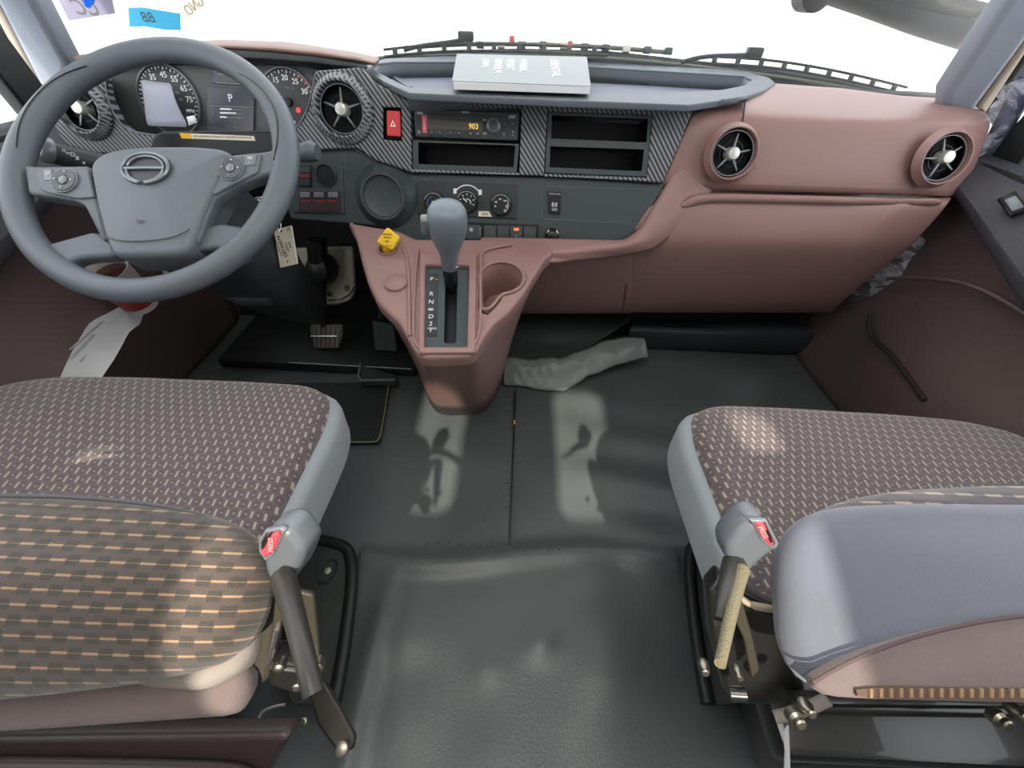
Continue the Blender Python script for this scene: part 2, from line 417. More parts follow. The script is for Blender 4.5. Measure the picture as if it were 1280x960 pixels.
st = bmo('stitch_nicks', bm, mat('vinyl_nick', (96, 102, 102), .4), None, fl, False); st['kind'] = 'stuff'
slit = box('seam_slit', FLAT(0), .0095, .0125, .385, .83, .001, .0085, BLK, fl, .0004)
box('seam_thread', FLAT(0), .009, .0125, .70, .712, .006, .011, YEL, fl, .0005)

# firewall, toe board, rear wall, roof
bm = bmesh.new()
def quadbox(bm, pts, t):
    vs_ = [bm.verts.new(p) for p in pts]; n = (pts[1]-pts[0]).cross(pts[2]-pts[0]).normalized()*t
    ws = [bm.verts.new(p+n) for p in pts]; bm.faces.new(vs_); bm.faces.new(ws)
    for k in range(4): bm.faces.new((vs_[k], vs_[(k+1) % 4], ws[(k+1) % 4], ws[k]))
quadbox(bm, [V((-.9, 1.12, -.02)), V((.9, 1.12, -.02)), V((.9, 1.22, .66)), V((-.9, 1.22, .66))], -.02)
struct(bmo('wall_front', bm, mat('firewall_mat', (34, 38, 38), .55, bump=.4, bscale=60), smooth=False))
ceil = struct(box('ceiling', FLAT(1.50), -.95, .95, -.62, .98, 0, .03, mat('headliner', (190, 188, 184), .9), None, 0))
WBF = Fr((0, -.60, 0), X, Z)
wb_m = mat('rear_wall_trim', (128, 124, 120), .8, bump=.3)
plate('wall_back', Fr((0, -.60, 0), X, Z), [(-.95, -.02), (.95, -.02), (.95, 1.5), (-.95, 1.5)], .03, wb_m, None,
      holes=[rnd([(-.23, .98), (-.115, .98), (-.115, 1.38), (-.23, 1.38)], .04), rnd([(.115, .98), (.245, .98), (.245, 1.38), (.115, 1.38)], .04), rnd([(-.56, 1.12), (-.51, 1.12), (-.51, 1.23), (-.56, 1.23)], .02), rnd([(.33, 1.25), (.39, 1.25), (.39, 1.35), (.33, 1.35)], .02)])  # unseen openings, added and placed to drop sun patches on seats and floor
struct(bpy.data.objects['wall_back'])
w2 = struct(box('added_pane_2', WBF, -.63, -.14, .94, 1.37, -.018, -.014, GLASS, None, 0))  # both rear panes are added glass for the sun openings, out of view
w3 = struct(box('added_pane_3', WBF, .14, .63, .94, 1.37, -.018, -.014, GLASS, None, 0))

# windscreen
WS = Fr((0, 1.24, .68), X, (0, -.30, 1))
win1 = struct(plate('window_1', WS, rnd([(-1.02, -.03), (1.02, -.03), (.93, .88), (-.93, .88)], .05), .005, GLASS))
struct(box('trim_1', WS, -1.0, 1.0, -.06, -.022, -.02, .01, RUB, None))      # lower glass seal
# A pillars
PP = Fr((0, .985, .68), X, (0, -.30, 1))
def pillar(name, pts, edge, seal):
    o = ppx(name, PP, pts, .05, PIL, None, bev=.012)
    struct(o)
    ppx('pillar_edge', PP.off(-.006), edge, .03, PIB, o, bev=.006)
    ppx('door_seal', PP.off(-.02), seal, .03, RUB, o, bev=.008)
pillar('trim_2', [(86, 84), (41, 0), (-8, -90), (-120, -296), (-199, -296), (-62, -90), (-2, 10), (52, 114), (60, 130), (84, 130)],
       [(-62, -90), (-199, -296), (-222, -296), (-76, -90), (-10, 14), (46, 120), (56, 134), (62, 128), (-2, 8)], [(-76, -90), (-110, -90), (-34, 30), (30, 140), (46, 150), (54, 134)])
pillar('trim_3', [(1182, 121), (1263, 0), (1323, -90), (1462, -296), (1520, -296), (1380, -90), (1278, 60), (1224, 132), (1215, 150), (1180, 145)],
       [(1222, 136), (1277, 60), (1379, -90), (1519, -296), (1540, -296), (1394, -90), (1286, 62), (1233, 142)], [(1233, 142), (1286, 62), (1394, -90), (1440, -90), (1306, 66), (1244, 160)])

# doors: inner skins with armrest, sill, pocket and pane
DX = .90
for sgn, nm, wn in ((-1, 'door_1', 'window_4'), (1, 'door_2', 'window_5')):
    F_ = Fr((sgn*DX, 0, 0), (0, -sgn, 0), Z)      # outward normal points into the cab
    def q(y, z): return (-sgn*y, z)
    d = plate(nm, F_, [q(-.58, -.02), q(1.16, -.02), q(1.16, .60), q(.70, .58), q(-.58, .56)], .04, BRD, None, bev=.01); struct(d)
    # swelling lower skin
    prof = [(.0, .0), (.03, .04), (.05, .16), (.055, .27), (.03, .33), (.035, .42), (.05, .50), (.045, .56)]
    rws = [[V((sgn*(DX-o_), y, z)) for y in (-.5, -.2, .1, .4, .7, .95, 1.10)] for o_, z in prof]
    for rw in rws:
        for p_ in rw:
            if p_.y > .9: p_.x = sgn*(DX-.012)
    patch('door_skin', rws, BRD, d, N=24, thick=.006, sub=1)
    LM = mat('dark_ribbed_ledge', (66, 66, 74), .5, bump=.8, bscale=260)
    led = patch('door_shoulder', [[V((sgn*.892, y, z)) for y, z in ((-.5, .595), (.3, .605), (.8, .61), (.95, .61))],
                                  [V((sgn*x_, y, z)) for x_, y, z in ((.862, -.5, .575), (.862, .3, .58), (.865, .75, .592), (.875, .95, .6))],
                                  [V((sgn*.815, y, z)) for y, z in ((-.5, .41), (.3, .42), (.6, .462), (.84, .56), (.90, .575))],
                                  [V((sgn*.83, y, z)) for y, z in ((-.5, .39), (.3, .40), (.6, .445), (.85, .545), (.91, .56))],
                                  [V((sgn*.875, y, z)) for y, z in ((-.5, .39), (.3, .40), (.6, .445), (.87, .53), (.93, .55))]], LM, d, N=24, thick=.004, sub=1)
    box('window_frame', F_, *((-1.10, .5) if sgn > 0 else (-.5, 1.10)), .565, .600, -.03, .03, RUB, d, .006)
    p1 = struct(plate(wn, F_.off(-.02), [q(-.55, .60), q(1.13, .60), q(.93, 1.42), q(-.55, 1.42)], .004, GLASS))
    fr_ = struct(plate('trim_4' if sgn < 0 else 'trim_5', F_.off(.0), [q(-.6, .585), q(-.44, .585), q(-.44, 1.42), q(.70, 1.42), q(.865, .585), q(.93, .585), q(.78, 1.5), q(-.6, 1.5)], .03, RUB, None, bev=.006))

# outside
gr = struct(box('ground', FLAT(-1.1), -60, 60, 1.6, 140, -.1, 0, mat('pale_concrete_yard', (205, 203, 198), .9), None, 0))


# ================================================================== the dashboard
DB = root('dashboard', (0, 1.0, .5), 'full-width truck dashboard in grey, carbon-look and rose-brown plastic', 'dashboard')
def O(fr, x, y): return fr.w(*fr.px(x, y))
# hidden core that carries everything
box('dash_core', FLAT(0), -.80, .80, 1.04, 1.20, .47, .64, DK2, DB, .01)
box('dash_core_lower', FLAT(0), -.16, .74, 1.00, 1.12, .34, .48, DK2, DB, .01)

# --- grey pad around the open tray
T = FLAT(.684)
outer = [(448, 86), (462, 78), (482, 73), (560, 70), (700, 72), (850, 82), (935, 90), (962, 97), (970, 104), (955, 113), (930, 121), (862, 131), (700, 125), (640, 122), (512, 116), (480, 102)]
hole = [(462, 84), (472, 79), (495, 77), (640, 77), (800, 87), (900, 93), (930, 95), (940, 99), (932, 106), (903, 112), (800, 118), (640, 112), (511, 109), (490, 99)]
ppx('tray_surround', T, outer, .010, PAD, DB, [hole], bev=.002)
# tray floor and its walls
T2 = FLAT(.655)
ppx('tray_floor', T2, [(450, 76), (560, 70), (940, 84), (990, 100), (900, 128), (640, 122), (500, 118)], .006, mat('tray_grey', (110, 114, 130), .55, bump=.2, bscale=900), DB)
ppx('tray_ridge', T2.off(.004), [(482, 90), (488, 90), (516, 108), (510, 109)], .006, PAD, DB, bev=.001)
hp = [T.w(*T.px(x, y)) for x, y in hole]; hp.append(hp[0])
patch('tray_wall', [[p + Z*(-.004) for p in hp], [p + Z*(-.034) for p in hp]], PAD, DB, N=60, thick=.003, sub=0)
# front roll of the pad above the radio panel
front = [(448, 86), (480, 102), (512, 116), (640, 122), (700, 125), (862, 131), (934, 120)]
r1 = [T.w(*T.px(x, y), -.006) for x, y in front]
r3 = [O(A, x, y) for x, y in ((454, 89), (476, 104), (511, 120), (640, 125), (700, 127.5), (864, 134), (937, 123))]
r2 = [a.lerp(b, .5) + V((0, -.004, .003)) for a, b in zip(r1, r3)]
patch('pad_front_roll', [[p + V((0, .02, 0)) for p in r1], r1, r2, r3, [p + V((0, .02, -.004)) for p in r3]], PAD, DB, N=40, thick=.004, sub=2)

# --- carbon-look panel with the vent, cluster and radio openings
co = [(58, 100), (72, 88), (100, 82), (126, 86), (132, 120), (146, 150), (160, 163), (192, 170), (345, 172), (366, 165), (382, 145), (390, 120), (394, 88), (450, 84), (470, 104), (510, 124), (640, 130), (866, 138), (850, 180), (829, 229), (690, 220), (515, 216), (468, 200), (446, 185), (385, 188), (200, 192), (120, 192), (82, 182), (62, 150)]
radio_h = [(514, 131), (652, 136), (649, 216), (514, 211)]
slots_h = [(684, 139), (816, 144), (809, 222), (680, 217)]
haz_h = [(479, 134), (501, 135), (502, 176), (479, 174)]
def pxcirc(fr, x, y, rr, n=40):
    a, b = fr.px(x, y); out = []
    for p in circ(a, b, rr, n):
        q = fr.w(*p) - CAM; d = q.dot(fw); out.append((640 + FPX*q.dot(CR)/d, 480 - FPX*q.dot(CU)/d))
    return out
VH = [pxcirc(A, 102, 135, .037), pxcirc(A, 428, 137, .040)]
ppx('carbon_trim', A, co, .02, CARB, DB, [radio_h, slots_h, haz_h] + VH, bev=.003, r=.004)

if 0: pass
def shell(name, fr, quad, depth, m, parent, t=.003):
    """open box pocket behind a face; quad in px on fr"""
    P = [fr.w(*fr.px(*q)) for q in quad]; bk = [p - fr.n*depth for p in P]
    bm = bmesh.new(); a = [bm.verts.new(p) for p in P]; b = [bm.verts.new(p) for p in bk]
    for i in range(4): bm.faces.new((a[i], a[(i+1) % 4], b[(i+1) % 4], b[i]))
    bm.faces.new(b)
    bmesh.ops.solidify(bm, geom=bm.faces[:], thickness=t)
    return bmo(name, bm, m, None, parent, False)
def frame_plate(name, fr, outer_, holes_, m, parent, thick=.006, bev=.0005):
    return ppx(name, fr, outer_, thick, m, parent, holes_, bev=bev)
SLF = A.off(-.004)
f1 = frame_plate('storage_frame', SLF, [(516, 175), (649, 180), (646, 216), (516, 211)], [[(523, 178), (644, 182), (642, 209), (523, 205)]], DRK, DB)
shell('storage_pocket', SLF, [(523, 178), (644, 182), (642, 209), (523, 205)], .07, BLK, f1)
f2 = frame_plate('storage_frame', SLF, [(685, 140), (816, 145), (809, 221), (681, 216)], [[(690, 144), (810, 149), (808, 178), (689, 173)], [(688, 183), (805, 187), (802, 214), (687, 209)]], DRK, DB)
shell('storage_pocket', SLF, [(690, 144), (810, 149), (808, 178), (689, 173)], .07, BLK, f2)
shell('storage_pocket', SLF, [(688, 183), (805, 187), (802, 214), (687, 209)], .07, BLK, f2)
# rows of small light dashes under the openings
def dashrow(p0, p1, n, name='dash_edge_marks'):
    bm = bmesh.new()
    for i in range(n):
        t0, t1 = (i+.15)/n, (i+.7)/n
        q = [A.px(p0[0]+(p1[0]-p0[0])*t, p0[1]+(p1[1]-p0[1])*t + dy) for t, dy in ((t0, -.6), (t1, -.6), (t1, .6), (t0, .6))]
        vs_ = [bm.verts.new((*c, .0002)) for c in q]; vt = [bm.verts.new((*c, .0008)) for c in q]
        bm.faces.new(vt)
        for k in range(4): bm.faces.new((vs_[k], vs_[(k+1) % 4], vt[(k+1) % 4], vt[k]))
    return bmo(name, bm, GRP, A.M(), DB, False)
o_ = dashrow((514, 213), (650, 218), 22); o_['kind'] = 'stuff'
o_ = dashrow((680, 219.5), (810, 225), 21); o_['kind'] = 'stuff'
o_ = dashrow((683.5, 140), (679.5, 218), 13); o_['kind'] = 'stuff'
# hazard switch
hz = shell('hazard_recess', A, [(479.5, 134.5), (501, 135.5), (502, 175.5), (479.5, 173.5)], .012, BLK, DB)
hb = ppx('hazard_switch', A.off(.004), [(483, 138), (500, 139), (500.5, 171), (483.5, 170)], .016, RED, DB, bev=.002, r=.002)
a_, b_ = A.px(492, 155)
hf = A.off(.0042)
for s_ in (0,): plate('warning_triangle', hf.off(.0005), [(a_-.0048, b_-.004), (a_+.0048, b_-.004), (a_, b_+.005)], .0008, WPR, hb, [[(a_-.003, b_-.0028), (a_+.003, b_-.0028), (a_, b_+.003)]])

# --- the four round air vents
def vent(fr, x, y, rr, rim_m, rib, face=0, knob=(0, 0)):
    a, b = fr.px(x, y); f = fr.at(a, b, 0)
    v = lathe('air_vent', f, [(rr*.985, .004), (rr*.985, -.006), (rr*.93, -.016), (0, -.018)], VNT, DB)
    h = .012
    lathe('vent_rim', f, [(rr*.98, -.004), (rr*.98, .006), (rr*1.01, .010), (rr*1.06, .010), (rr*1.12, .005), (rr*1.24, -.003)] if not rib else [(rr*.96, -.004), (rr*.96, h*.7), (rr*1.0, h), (rr*1.07, h), (rr*1.12, h*.7), (rr*1.26, .003), (rr*1.32, -.001)], rim_m, v, n=56)
    if rib:
        bm = bmesh.new()
        for i in range(46):
            t = 2*math.pi*i/46; d = V((math.cos(t), math.sin(t), 0)); e = V((-d.y, d.x, 0))*.0012
            P = [d*rr*1.09 + e + Z*.011, d*rr*1.09 - e + Z*.011, d*rr*1.27 - e + Z*.0035, d*rr*1.27 + e + Z*.0035]
            q = [bm.verts.new(p) for p in P]; w = [bm.verts.new(p - Z*.004) for p in P]; bm.faces.new(q)
            for k in range(4): bm.faces.new((q[k], q[(k+1) % 4], w[(k+1) % 4], w[k]))
        rb = bmo('rim_ribs', bm, mat('rib_light_grey', (136, 140, 146), .5), f.M(), v, False); rb['kind'] = 'stuff'
    tor = lambda R_, w, z, nm: lathe(nm, f, [(R_-w, z), (R_-w*.5, z+w*.8), (R_+w*.5, z+w*.8), (R_+w, z), (R_, z-w), (R_-w, z)], GLB if nm == 'inner_ring' else SLG, v, n=48)
    tor(rr*.90, .0010, .003, 'chrome_ring'); tor(rr*.52, .0015, -.004, 'inner_ring')
    for i in range(5):
        t = math.radians(90 + 72*i + face); g = f.at(0, 0, -.002, t)
        plate('vent_vane', g.off(.003), [(rr*.16, -.0022), (rr*.62, -.0014), (rr*.80, -.0009), (rr*.80, .0009), (rr*.62, .0014), (rr*.16, .0022)], .003, SLG if i % 1 == 0 else VNT, v, bev=.0006)
    lathe('vent_knob', f.at(*knob, 0), [(.0105, -.012), (.0105, .006), (.009, .0095), (.004, .0108), (0, .0108)], mat('knob_pearl', (205, 206, 198), .3, metal=.4), v, n=28)
    return v
vent(A.off(.004), 102, 135, .037, CARB, True, 10)
vent(A.off(.004), 428, 137, .040, CARB, True, 0)
PV = A.off(.016)
vent(PV, 915, 192, .038, BRN, False, -5)
vent(PV, 1178, 198, .038, BRN, False, 20, (.003, .002))

# --- passenger pad, ledge and glove box
PR = rows([(966, 104, 1.12), (1050, 110, 1.14), (1130, 120, 1.14), (1200, 124, 1.12), (1226, 132, 1.10)],
          [(934, 122, .93), (1050, 124, .95), (1130, 130, .95), (1200, 134, .95), (1233, 142, .96)],
          [(866, 139, .858), (930, 139, .855), (1050, 145, .85), (1140, 148, .85), (1210, 151, .86), (1240, 156, .90)],
          [(862, 150, .848), (930, 150, .845), (1050, 156, .84), (1140, 159, .84), (1200, 163, .85), (1232, 172, .90)],
          [(843, 195, .833), (930, 196, .825), (1050, 200, .822), (1130, 204, .822), (1190, 207, .832), (1219, 212, .89)],
          [(826, 234, .818), (930, 236, .808), (1050, 240, .806), (1110, 242, .806), (1170, 243, .815), (1199, 244, .87)],
          [(825, 237, .835), (930, 239, .825), (1050, 242, .82), (1110, 244, .82), (1170, 245, .83), (1198, 247, .88)])
patch('passenger_pad', PR, BRN, DB, N=40, thick=.008, sub=2)
GR = rows([(824, 236, .85), (890, 237, .85), (1050, 241, .85), (1130, 243, .85), (1190, 246, .87)],
          [(816, 250, .820), (880, 242, .815), (1050, 246, .812), (1130, 248, .812), (1188, 249, .83)],
          [(812, 258, .808), (874, 254, .802), (1050, 258, .80), (1130, 260, .80), (1180, 262, .82)],
          [(790, 292, .795), (850, 290, .790), (1010, 294, .785), (1090, 296, .79), (1148, 297, .82)],
          [(776, 306, .80), (840, 308, .79), (980, 309, .785), (1070, 310, .79), (1135, 312, .83)],
          [(764, 330, .83), (830, 332, .815), (960, 332, .81), (1050, 334, .815), (1100, 336, .85)],
          [(760, 384, .90), (830, 386, .885), (960, 386, .88), (1020, 386, .885), (1042, 386, .90)],
          [(760, 390, .94), (830, 391, .94), (960, 391, .94), (1020, 391, .94), (1040, 391, .94)])
glove = patch('glove_box_door', GR, BRN, DB, N=40, thick=.008, sub=2)
patch('glove_ledge', rows([(842, 262, .802), (868, 243, .800), (900, 242, .80), (1050, 246, .797), (1180, 249, .815)],
                           [(866, 258, .799), (880, 252, .797), (910, 252, .797), (1050, 255, .795), (1176, 257, .815)]), BRN, DB, N=30, thick=.006, sub=1)
# brown band under the dark centre panel joining console and glove box
patch('centre_brown_band', rows([(600, 296, .765), (690, 298, .757), (780, 300, .78), (800, 286, .79), (832, 232, .82), (868, 140, .866)],
                                [(600, 306, .742), (690, 307, .742), (776, 306, .765), (800, 296, .775), (842, 234, .812), (878, 142, .86)],
                                [(606, 318, .722), (690, 317, .722), (768, 313, .760), (812, 302, .774), (866, 250, .805), (900, 160, .85)],
                                [(650, 330, .72), (690, 328, .722), (768, 322, .775), (818, 312, .785), (880, 262, .81), (920, 175, .86)]), BRN, DB, N=40, thick=.006, sub=2)
patch('lower_brown_recess', rows([(646, 320, .765), (690, 320, .77), (790, 306, .785)], [(646, 340, .81), (690, 336, .81), (790, 332, .82)],
                                 [(640, 386, .93), (690, 388, .91), (790, 388, .89)], [(640, 392, .97), (700, 392, .96), (790, 392, .95)]), BRN, DB, N=24, thick=.006, sub=2)
# seams in the brown skin
def seam(pts, m=None, r=.0009, name='panel_seam', parent=None):
    return tube(name, [py(*p) for p in pts], r, m or mat('seam_dark', (60, 44, 42), .7), parent or DB)
seam([(931, 124, .900), (931, 139, .850), (928, 152, .842), (927, 160, .838)], r=.0011)
seam([(783, 356, .845), (778, 388, .888)], r=.0012)

# --- driver hood
HR = rows([(96, 69, 1.0), (180, 55, 1.02), (280, 49, 1.05), (360, 52, 1.05), (440, 64, 1.05), (476, 72, 1.05)],
          [(92, 71, .93), (130, 62, .93), (200, 54, .93), (280, 52, .92), (340, 54, .92), (400, 60, .92), (450, 70, .93), (470, 76, .95)],
          [(92, 78, .90), (130, 69, .90), (200, 60, .89), (280, 57, .89), (340, 60, .89), (400, 66, .89), (450, 74, .90), (468, 79, .93)],
          [(95, 80, .91), (135, 73, .90), (200, 65, .90), (280, 62, .90), (340, 66, .90), (400, 72, .90), (445, 78, .91), (460, 82, .93)])
patch('instrument_hood', HR, BRH, DB, N=44, thick=.006, sub=2)
HU = rows([(95, 78, .905), (135, 72, .90), (200, 65, .895), (280, 61, .895), (340, 65, .895), (400, 71, .895), (445, 78, .905), (462, 82, .92)],
          [(98, 84, .90), (135, 80, .89), (200, 74, .885), (280, 72, .885), (340, 74, .885), (385, 78, .885), (430, 83, .89), (455, 87, .90)],
          [(126, 92, .90), (150, 86, .90), (200, 80, .90), (280, 77, .90), (340, 79, .90), (380, 82, .90), (396, 88, .90), (400, 92, .90)],
          [(140, 100, .98), (160, 90, .98), (200, 86, .98), (280, 83, .98), (340, 85, .98), (370, 87, .98), (388, 92, .98), (392, 98, .98)])
patch('hood_lining', HU, DK2, DB, N=44, thick=.004, sub=2)
# dark lower driver panel and centre panel
lp = [(345, 186), (440, 186), (470, 203), (515, 217), (690, 221), (832, 230), (797, 290), (782, 303), (765, 308), (640, 308), (525, 306), (505, 300), (480, 284), (440, 280), (364, 274), (350, 240)]
ppx('lower_panel', B, lp, .03, DRK, DB, bev=.003, r=.004)
# seam lines in the lower panel
for q in ([(677, 233), (820, 238)], [(677, 233), (677, 274)], [(677, 274), (790, 279)], [(828, 232), (795, 286)], [(524, 218), (828, 232)], [(430, 190), (433, 270)]):
    tube('panel_seam', [O(B.off(.0005), *p) for p in q], .0008, mat('seam_grey', (92, 100, 102), .5), DB, nurbs=False)
# big round cap beside the switches
a_, b_ = B.px(483, 245)
rc = lathe('round_cap', B.at(a_, b_), [(.060, -.002), (.054, .006), (.047, .014), (.042, .022), (.040, .026), (.036, .026), (.034, .020), (.030, .018), (0, .019)], DRK, DB, n=56)
# switch panel left of it
sp = ppx('switch_panel', B.off(.004), [(368, 202), (428, 203), (431, 268), (366, 266)], .01, DRK, DB, bev=.002, r=.003)
SPF = B.off(.0042)
a_, b_ = SPF.px(408, 219); lathe('socket_ring', SPF.at(a_, b_), [(.0195, 0), (.0195, .003), (.0175, .004), (.0165, .002), (.0165, -.003), (0, -.0035)], DK2, sp)
lathe('socket_cap', SPF.at(a_, b_), [(.016, 0), (.0155, .0015), (0, .002)], BLK, sp)
ppx('switch_frame', SPF.off(.002), [(373, 207), (388, 207), (389, 234), (373, 234)], .004, BLK, sp, bev=.0006)
ppx('rocker_switch', SPF.off(.006), [(374, 208), (387, 208), (387, 216), (374, 216)], .006, DRK, sp, bev=.001)
ppx('red_marking', SPF.off(.004), [(374, 217), (387, 217), (387, 222), (374, 222)], .003, mat('dull_red', (120, 40, 44), .5), sp)
ppx('rocker_switch', SPF.off(.004), [(374, 224), (387, 224), (387, 232), (374, 232)], .004, DK2, sp, bev=.001)
for x_ in (381, 398, 416):
    ppx('rocker_switch', SPF.off(.005), [(x_-6, 240), (x_+6, 240), (x_+6, 247), (x_-6, 247)], .006, SLG, sp, bev=.001)
ppx('switch_block', SPF.off(.002), [(374, 238), (425, 239), (425, 265), (373, 264)], .003, mat('dark_maroon', (52, 38, 42), .5), sp, bev=.001)
for x_ in (382, 399, 415): ppx('warning_strip', SPF.off(.003), [(x_-6, 250), (x_+6, 250), (x_+6, 253), (x_-6, 253)], .001, mat('dull_red', (120, 40, 44), .5), sp)

# blank switches row
BF = B.off(.003)
br = ppx('switch_row_frame', BF, [(577, 277), (674, 281), (673, 303), (577, 300)], .006, BLK, DB, bev=.001)
for k_, x_ in enumerate((591, 612.5, 629, 645.5, 662)):
    w_ = 8.6 if k_ == 0 else 7.6; y_ = 290.5 + (x_-591)*.03
    o_ = ppx('push_switch', BF.off(.004), [(x_-w_, y_-9.5), (x_+w_, y_-9), (x_+w_, y_+9), (x_-w_, y_+8.5)], .006, DRK, br, bev=.0012)
    if k_ == 3: ppx('indicator_lamp', BF.off(.005), [(x_-3, y_-7), (x_+3, y_-7), (x_+3, y_-4), (x_-3, y_-4)], .002, ORG, o_); tpx('switch_symbol', BF.off(.0042), 'L', x_, y_+3, .008, GRP, o_)
    if k_ == 0: tpx('switch_symbol', BF.off(.0042), '*', x_-2, y_-1, .018, WHT, o_)
box('row_end_tab', BF.at(*BF.px(600, 290.5)), -.0015, .0015, -.011, .011, -.002, .003, SLG, br, .0005)
# outlet knob with three silver prongs
a_, b_ = BF.px(690, 294)
ok_ = lathe('round_knob', BF.at(a_, b_), [(.0135, -.003), (.0135, .004), (.011, .006), (.009, .014), (.006, .016), (0, .016)], BLK, DB, n=32)
for t_ in (35, 145, 270):
    g_ = BF.at(a_, b_, .006, R(t_)); box('prong', g_, .009, .0125, -.0035, .0035, -.004, .002, CHR, ok_, .0008)
# small switch with a symbol right of the climate panel
sw = ppx('symbol_switch', BF.off(.002), [(685, 239), (702, 240), (700, 268), (686, 267)], .006, BLK, DB, bev=.0015)
ppx('switch_top_edge', BF.off(.0035), [(686, 241), (701, 242), (701, 244), (686, 243)], .002, SLG, sw)
tpx('switch_symbol', BF.off(.0024), '8:8', 693, 256, .011, WHT, sw, sx=.8); tpx('switch_symbol', BF.off(.0024), 'UH', 693, 262, .007, WHT, sw)
# black shelf in front of the cluster, over the column, with a yellow warning label
SH = Fr((0, .80, .62), X, TILT)
shf = ppx('column_shelf', SH, [(186, 196), (188, 174), (198, 164), (338, 163), (347, 171), (350, 196)], .05, GLB, DB, bev=.004, r=.006)
lb = ppx('warning_label', SH.off(.0012), [(224, 166), (317, 170), (319, 176), (227, 173)], .0012, CRM, shf)
ppx('label_yellow_end', SH.off(.0018), [(224, 166), (237, 166.6), (240, 173.5), (227, 173)], .0012, YLB, shf)
for k_ in range(26):
    x_ = 243 + k_*2.8; tpx('label_lettering', SH.off(.0013), random.choice('ABEHNOSTU'), x_, 170.3 + k_*.07, .0035, INK, shf, rot=R(-2))

# ================================================================== instrument cluster
CL = A.off(-.065)
def Cc(x, y): return CL.w(*CL.px(x, y))
IC = root('instrument_cluster', Cc(290, 130), 'instrument cluster with two round dials and a centre screen behind steering wheel', 'gauges')
ppx('cluster_face', CL, [(118, 82), (400, 82), (398, 150), (380, 182), (160, 182), (128, 150)], .01, mat('cluster_grey', (84, 86, 88), .5), IC, bev=0, r=.006)
# side walls of the recess
tw = [(132, 96), (132, 120), (146, 150), (160, 163), (192, 171), (345, 173), (366, 166), (382, 146), (390, 121), (394, 92)]
patch('recess_wall', [[O(A.off(-.004), *p) for p in tw], [O(CL, *p) for p in tw]], BLK, IC, N=50, thick=.003, sub=0)
seam_pts = [A.w(*A.px(*p), .001) for p in tw]
tube('bright_edge_line', seam_pts, .0011, SLG, IC)
def dial(x, y, r, nums, t0, t1, nt, needle, unit):
    a, b = CL.px(x, y); f = CL.at(a, b, .002)
    d = lathe('dial', f, [(r, -.002), (r, .001), (r*.98, .0015), (0, .0015)], DIAL, IC, n=56)
    lathe('dial_ring', f, [(r*.99, 0), (r*1.0, .004), (r*1.04, .004), (r*1.06, 0)], SLG, d, n=56)
    g = f.off(.0018)
    ticks(g, 0, 0, r*.95, t0, t1, nt, r*.09, .0011, WPR, d, major=2)
    for s_, t_ in nums: text('dial_number', g, s_, r*.72*math.cos(R(t_)), r*.72*math.sin(R(t_)), r*.24, WPR, d)
    text('dial_unit', g, unit, r*.1, r*.42, r*.10, GRP, d)
    lathe('needle_hub', g, [(r*.15, 0), (r*.14, .006), (0, .007)], BLK, d, n=24)
    h = g.at(0, 0, .004, R(needle)); plate('needle', h, [(-.004, -.0012), (r*.8, -.0005), (r*.8, .0005), (-.004, .0012)], .0012, RED if unit[0] == 'x' else WHT, d)
    return d, g
rs = .054
d1, g1 = dial(213, 126, rs, [('35', 118), ('45', 86), ('55', 58), ('65', 30), ('75', 4), ('25', 150), ('15', 180), ('5', 214)], 225, -40, 35, 214, 'km/h')
text('dial_unit', g1, 'MPH', rs*.66, -rs*.28, rs*.14, WPR, d1)
for s_, t_ in (('80', 62), ('100', 34), ('120', 6), ('60', 88), ('40', 128)): text('inner_number', g1, s_, rs*.42*math.cos(R(t_)), rs*.42*math.sin(R(t_)), rs*.11, GRP, d1)
d2, g2 = dial(362, 128, rs*.94, [('15', 118), ('20', 90), ('25', 60), ('30', 28), ('10', 150), ('5', 182), ('0', 215), ('4', -32)], 225, -40, 31, 210, 'x100r/min')
arc(g2, 0, 0, rs*.92, 28, 62, .0016, RED, d2, 'red_zone'); arc(g2, 0, 0, rs*.86, -60, -8, .009, mat('deep_red', (176, 52, 52), .5), d2, 'fuel_red_zone')
lathe('warning_lamp', g2.at(.016, -.012), [(.004, 0), (.004, .001), (0, .0012)], mat('red_lamp', (240, 50, 60), .4, emit=(255, 40, 50), estr=2), d2)
text('dial_number', g2, 'F', rs*.1, -rs*.62, rs*.2, WPR, d2)
# centre screen
sc_ = ppx('centre_screen', CL.off(.004), [(258, 108), (318, 111), (317, 166), (258, 164)], .006, mat('screen_dark', (60, 64, 74), .25, emit=(80, 86, 100), estr=.12), IC, bev=.001, r=.002)
SF = CL.off(.0046)
tpx('gear_letter', SF, 'P', 288, 123, .017, WPR, sc_)
for k_, (y_, l_) in enumerate(((136, 14), (141, 20), (146, 8))):
    ppx('bar_track', SF, [(274, y_), (303, y_+1), (303, y_+1.8), (274, y_+.8)], .0005, GRP, sc_)
    ppx('bar_fill', SF.off(.0004), [(275, y_-1), (275+l_, y_-.4), (275+l_, y_+1.4), (275, y_+1)], .0006, WPR, sc_)
    tpx('bar_symbol', SF, 'AEF'[k_], 267, y_, .006, GRP, sc_); tpx('bar_symbol', SF, 'CHF'[k_], 306, y_+1, .005, GRP, sc_)
ppx('screen_rule', SF, [(261, 132), (316, 134), (316, 134.6), (261, 132.6)], .0004, GRP, sc_)
tpx('odometer', SF, '335 km', 298, 155, .006, GRP, sc_); tpx('trip_meter', SF, '18.2 C', 298, 160.5, .006, GRP, sc_)
us = ppx('upper_screen', CL.off(.003), [(266, 84), (314, 86), (314, 106), (266, 104)], .004, mat('screen_dark', (60, 64, 74), .25), IC, bev=.001)
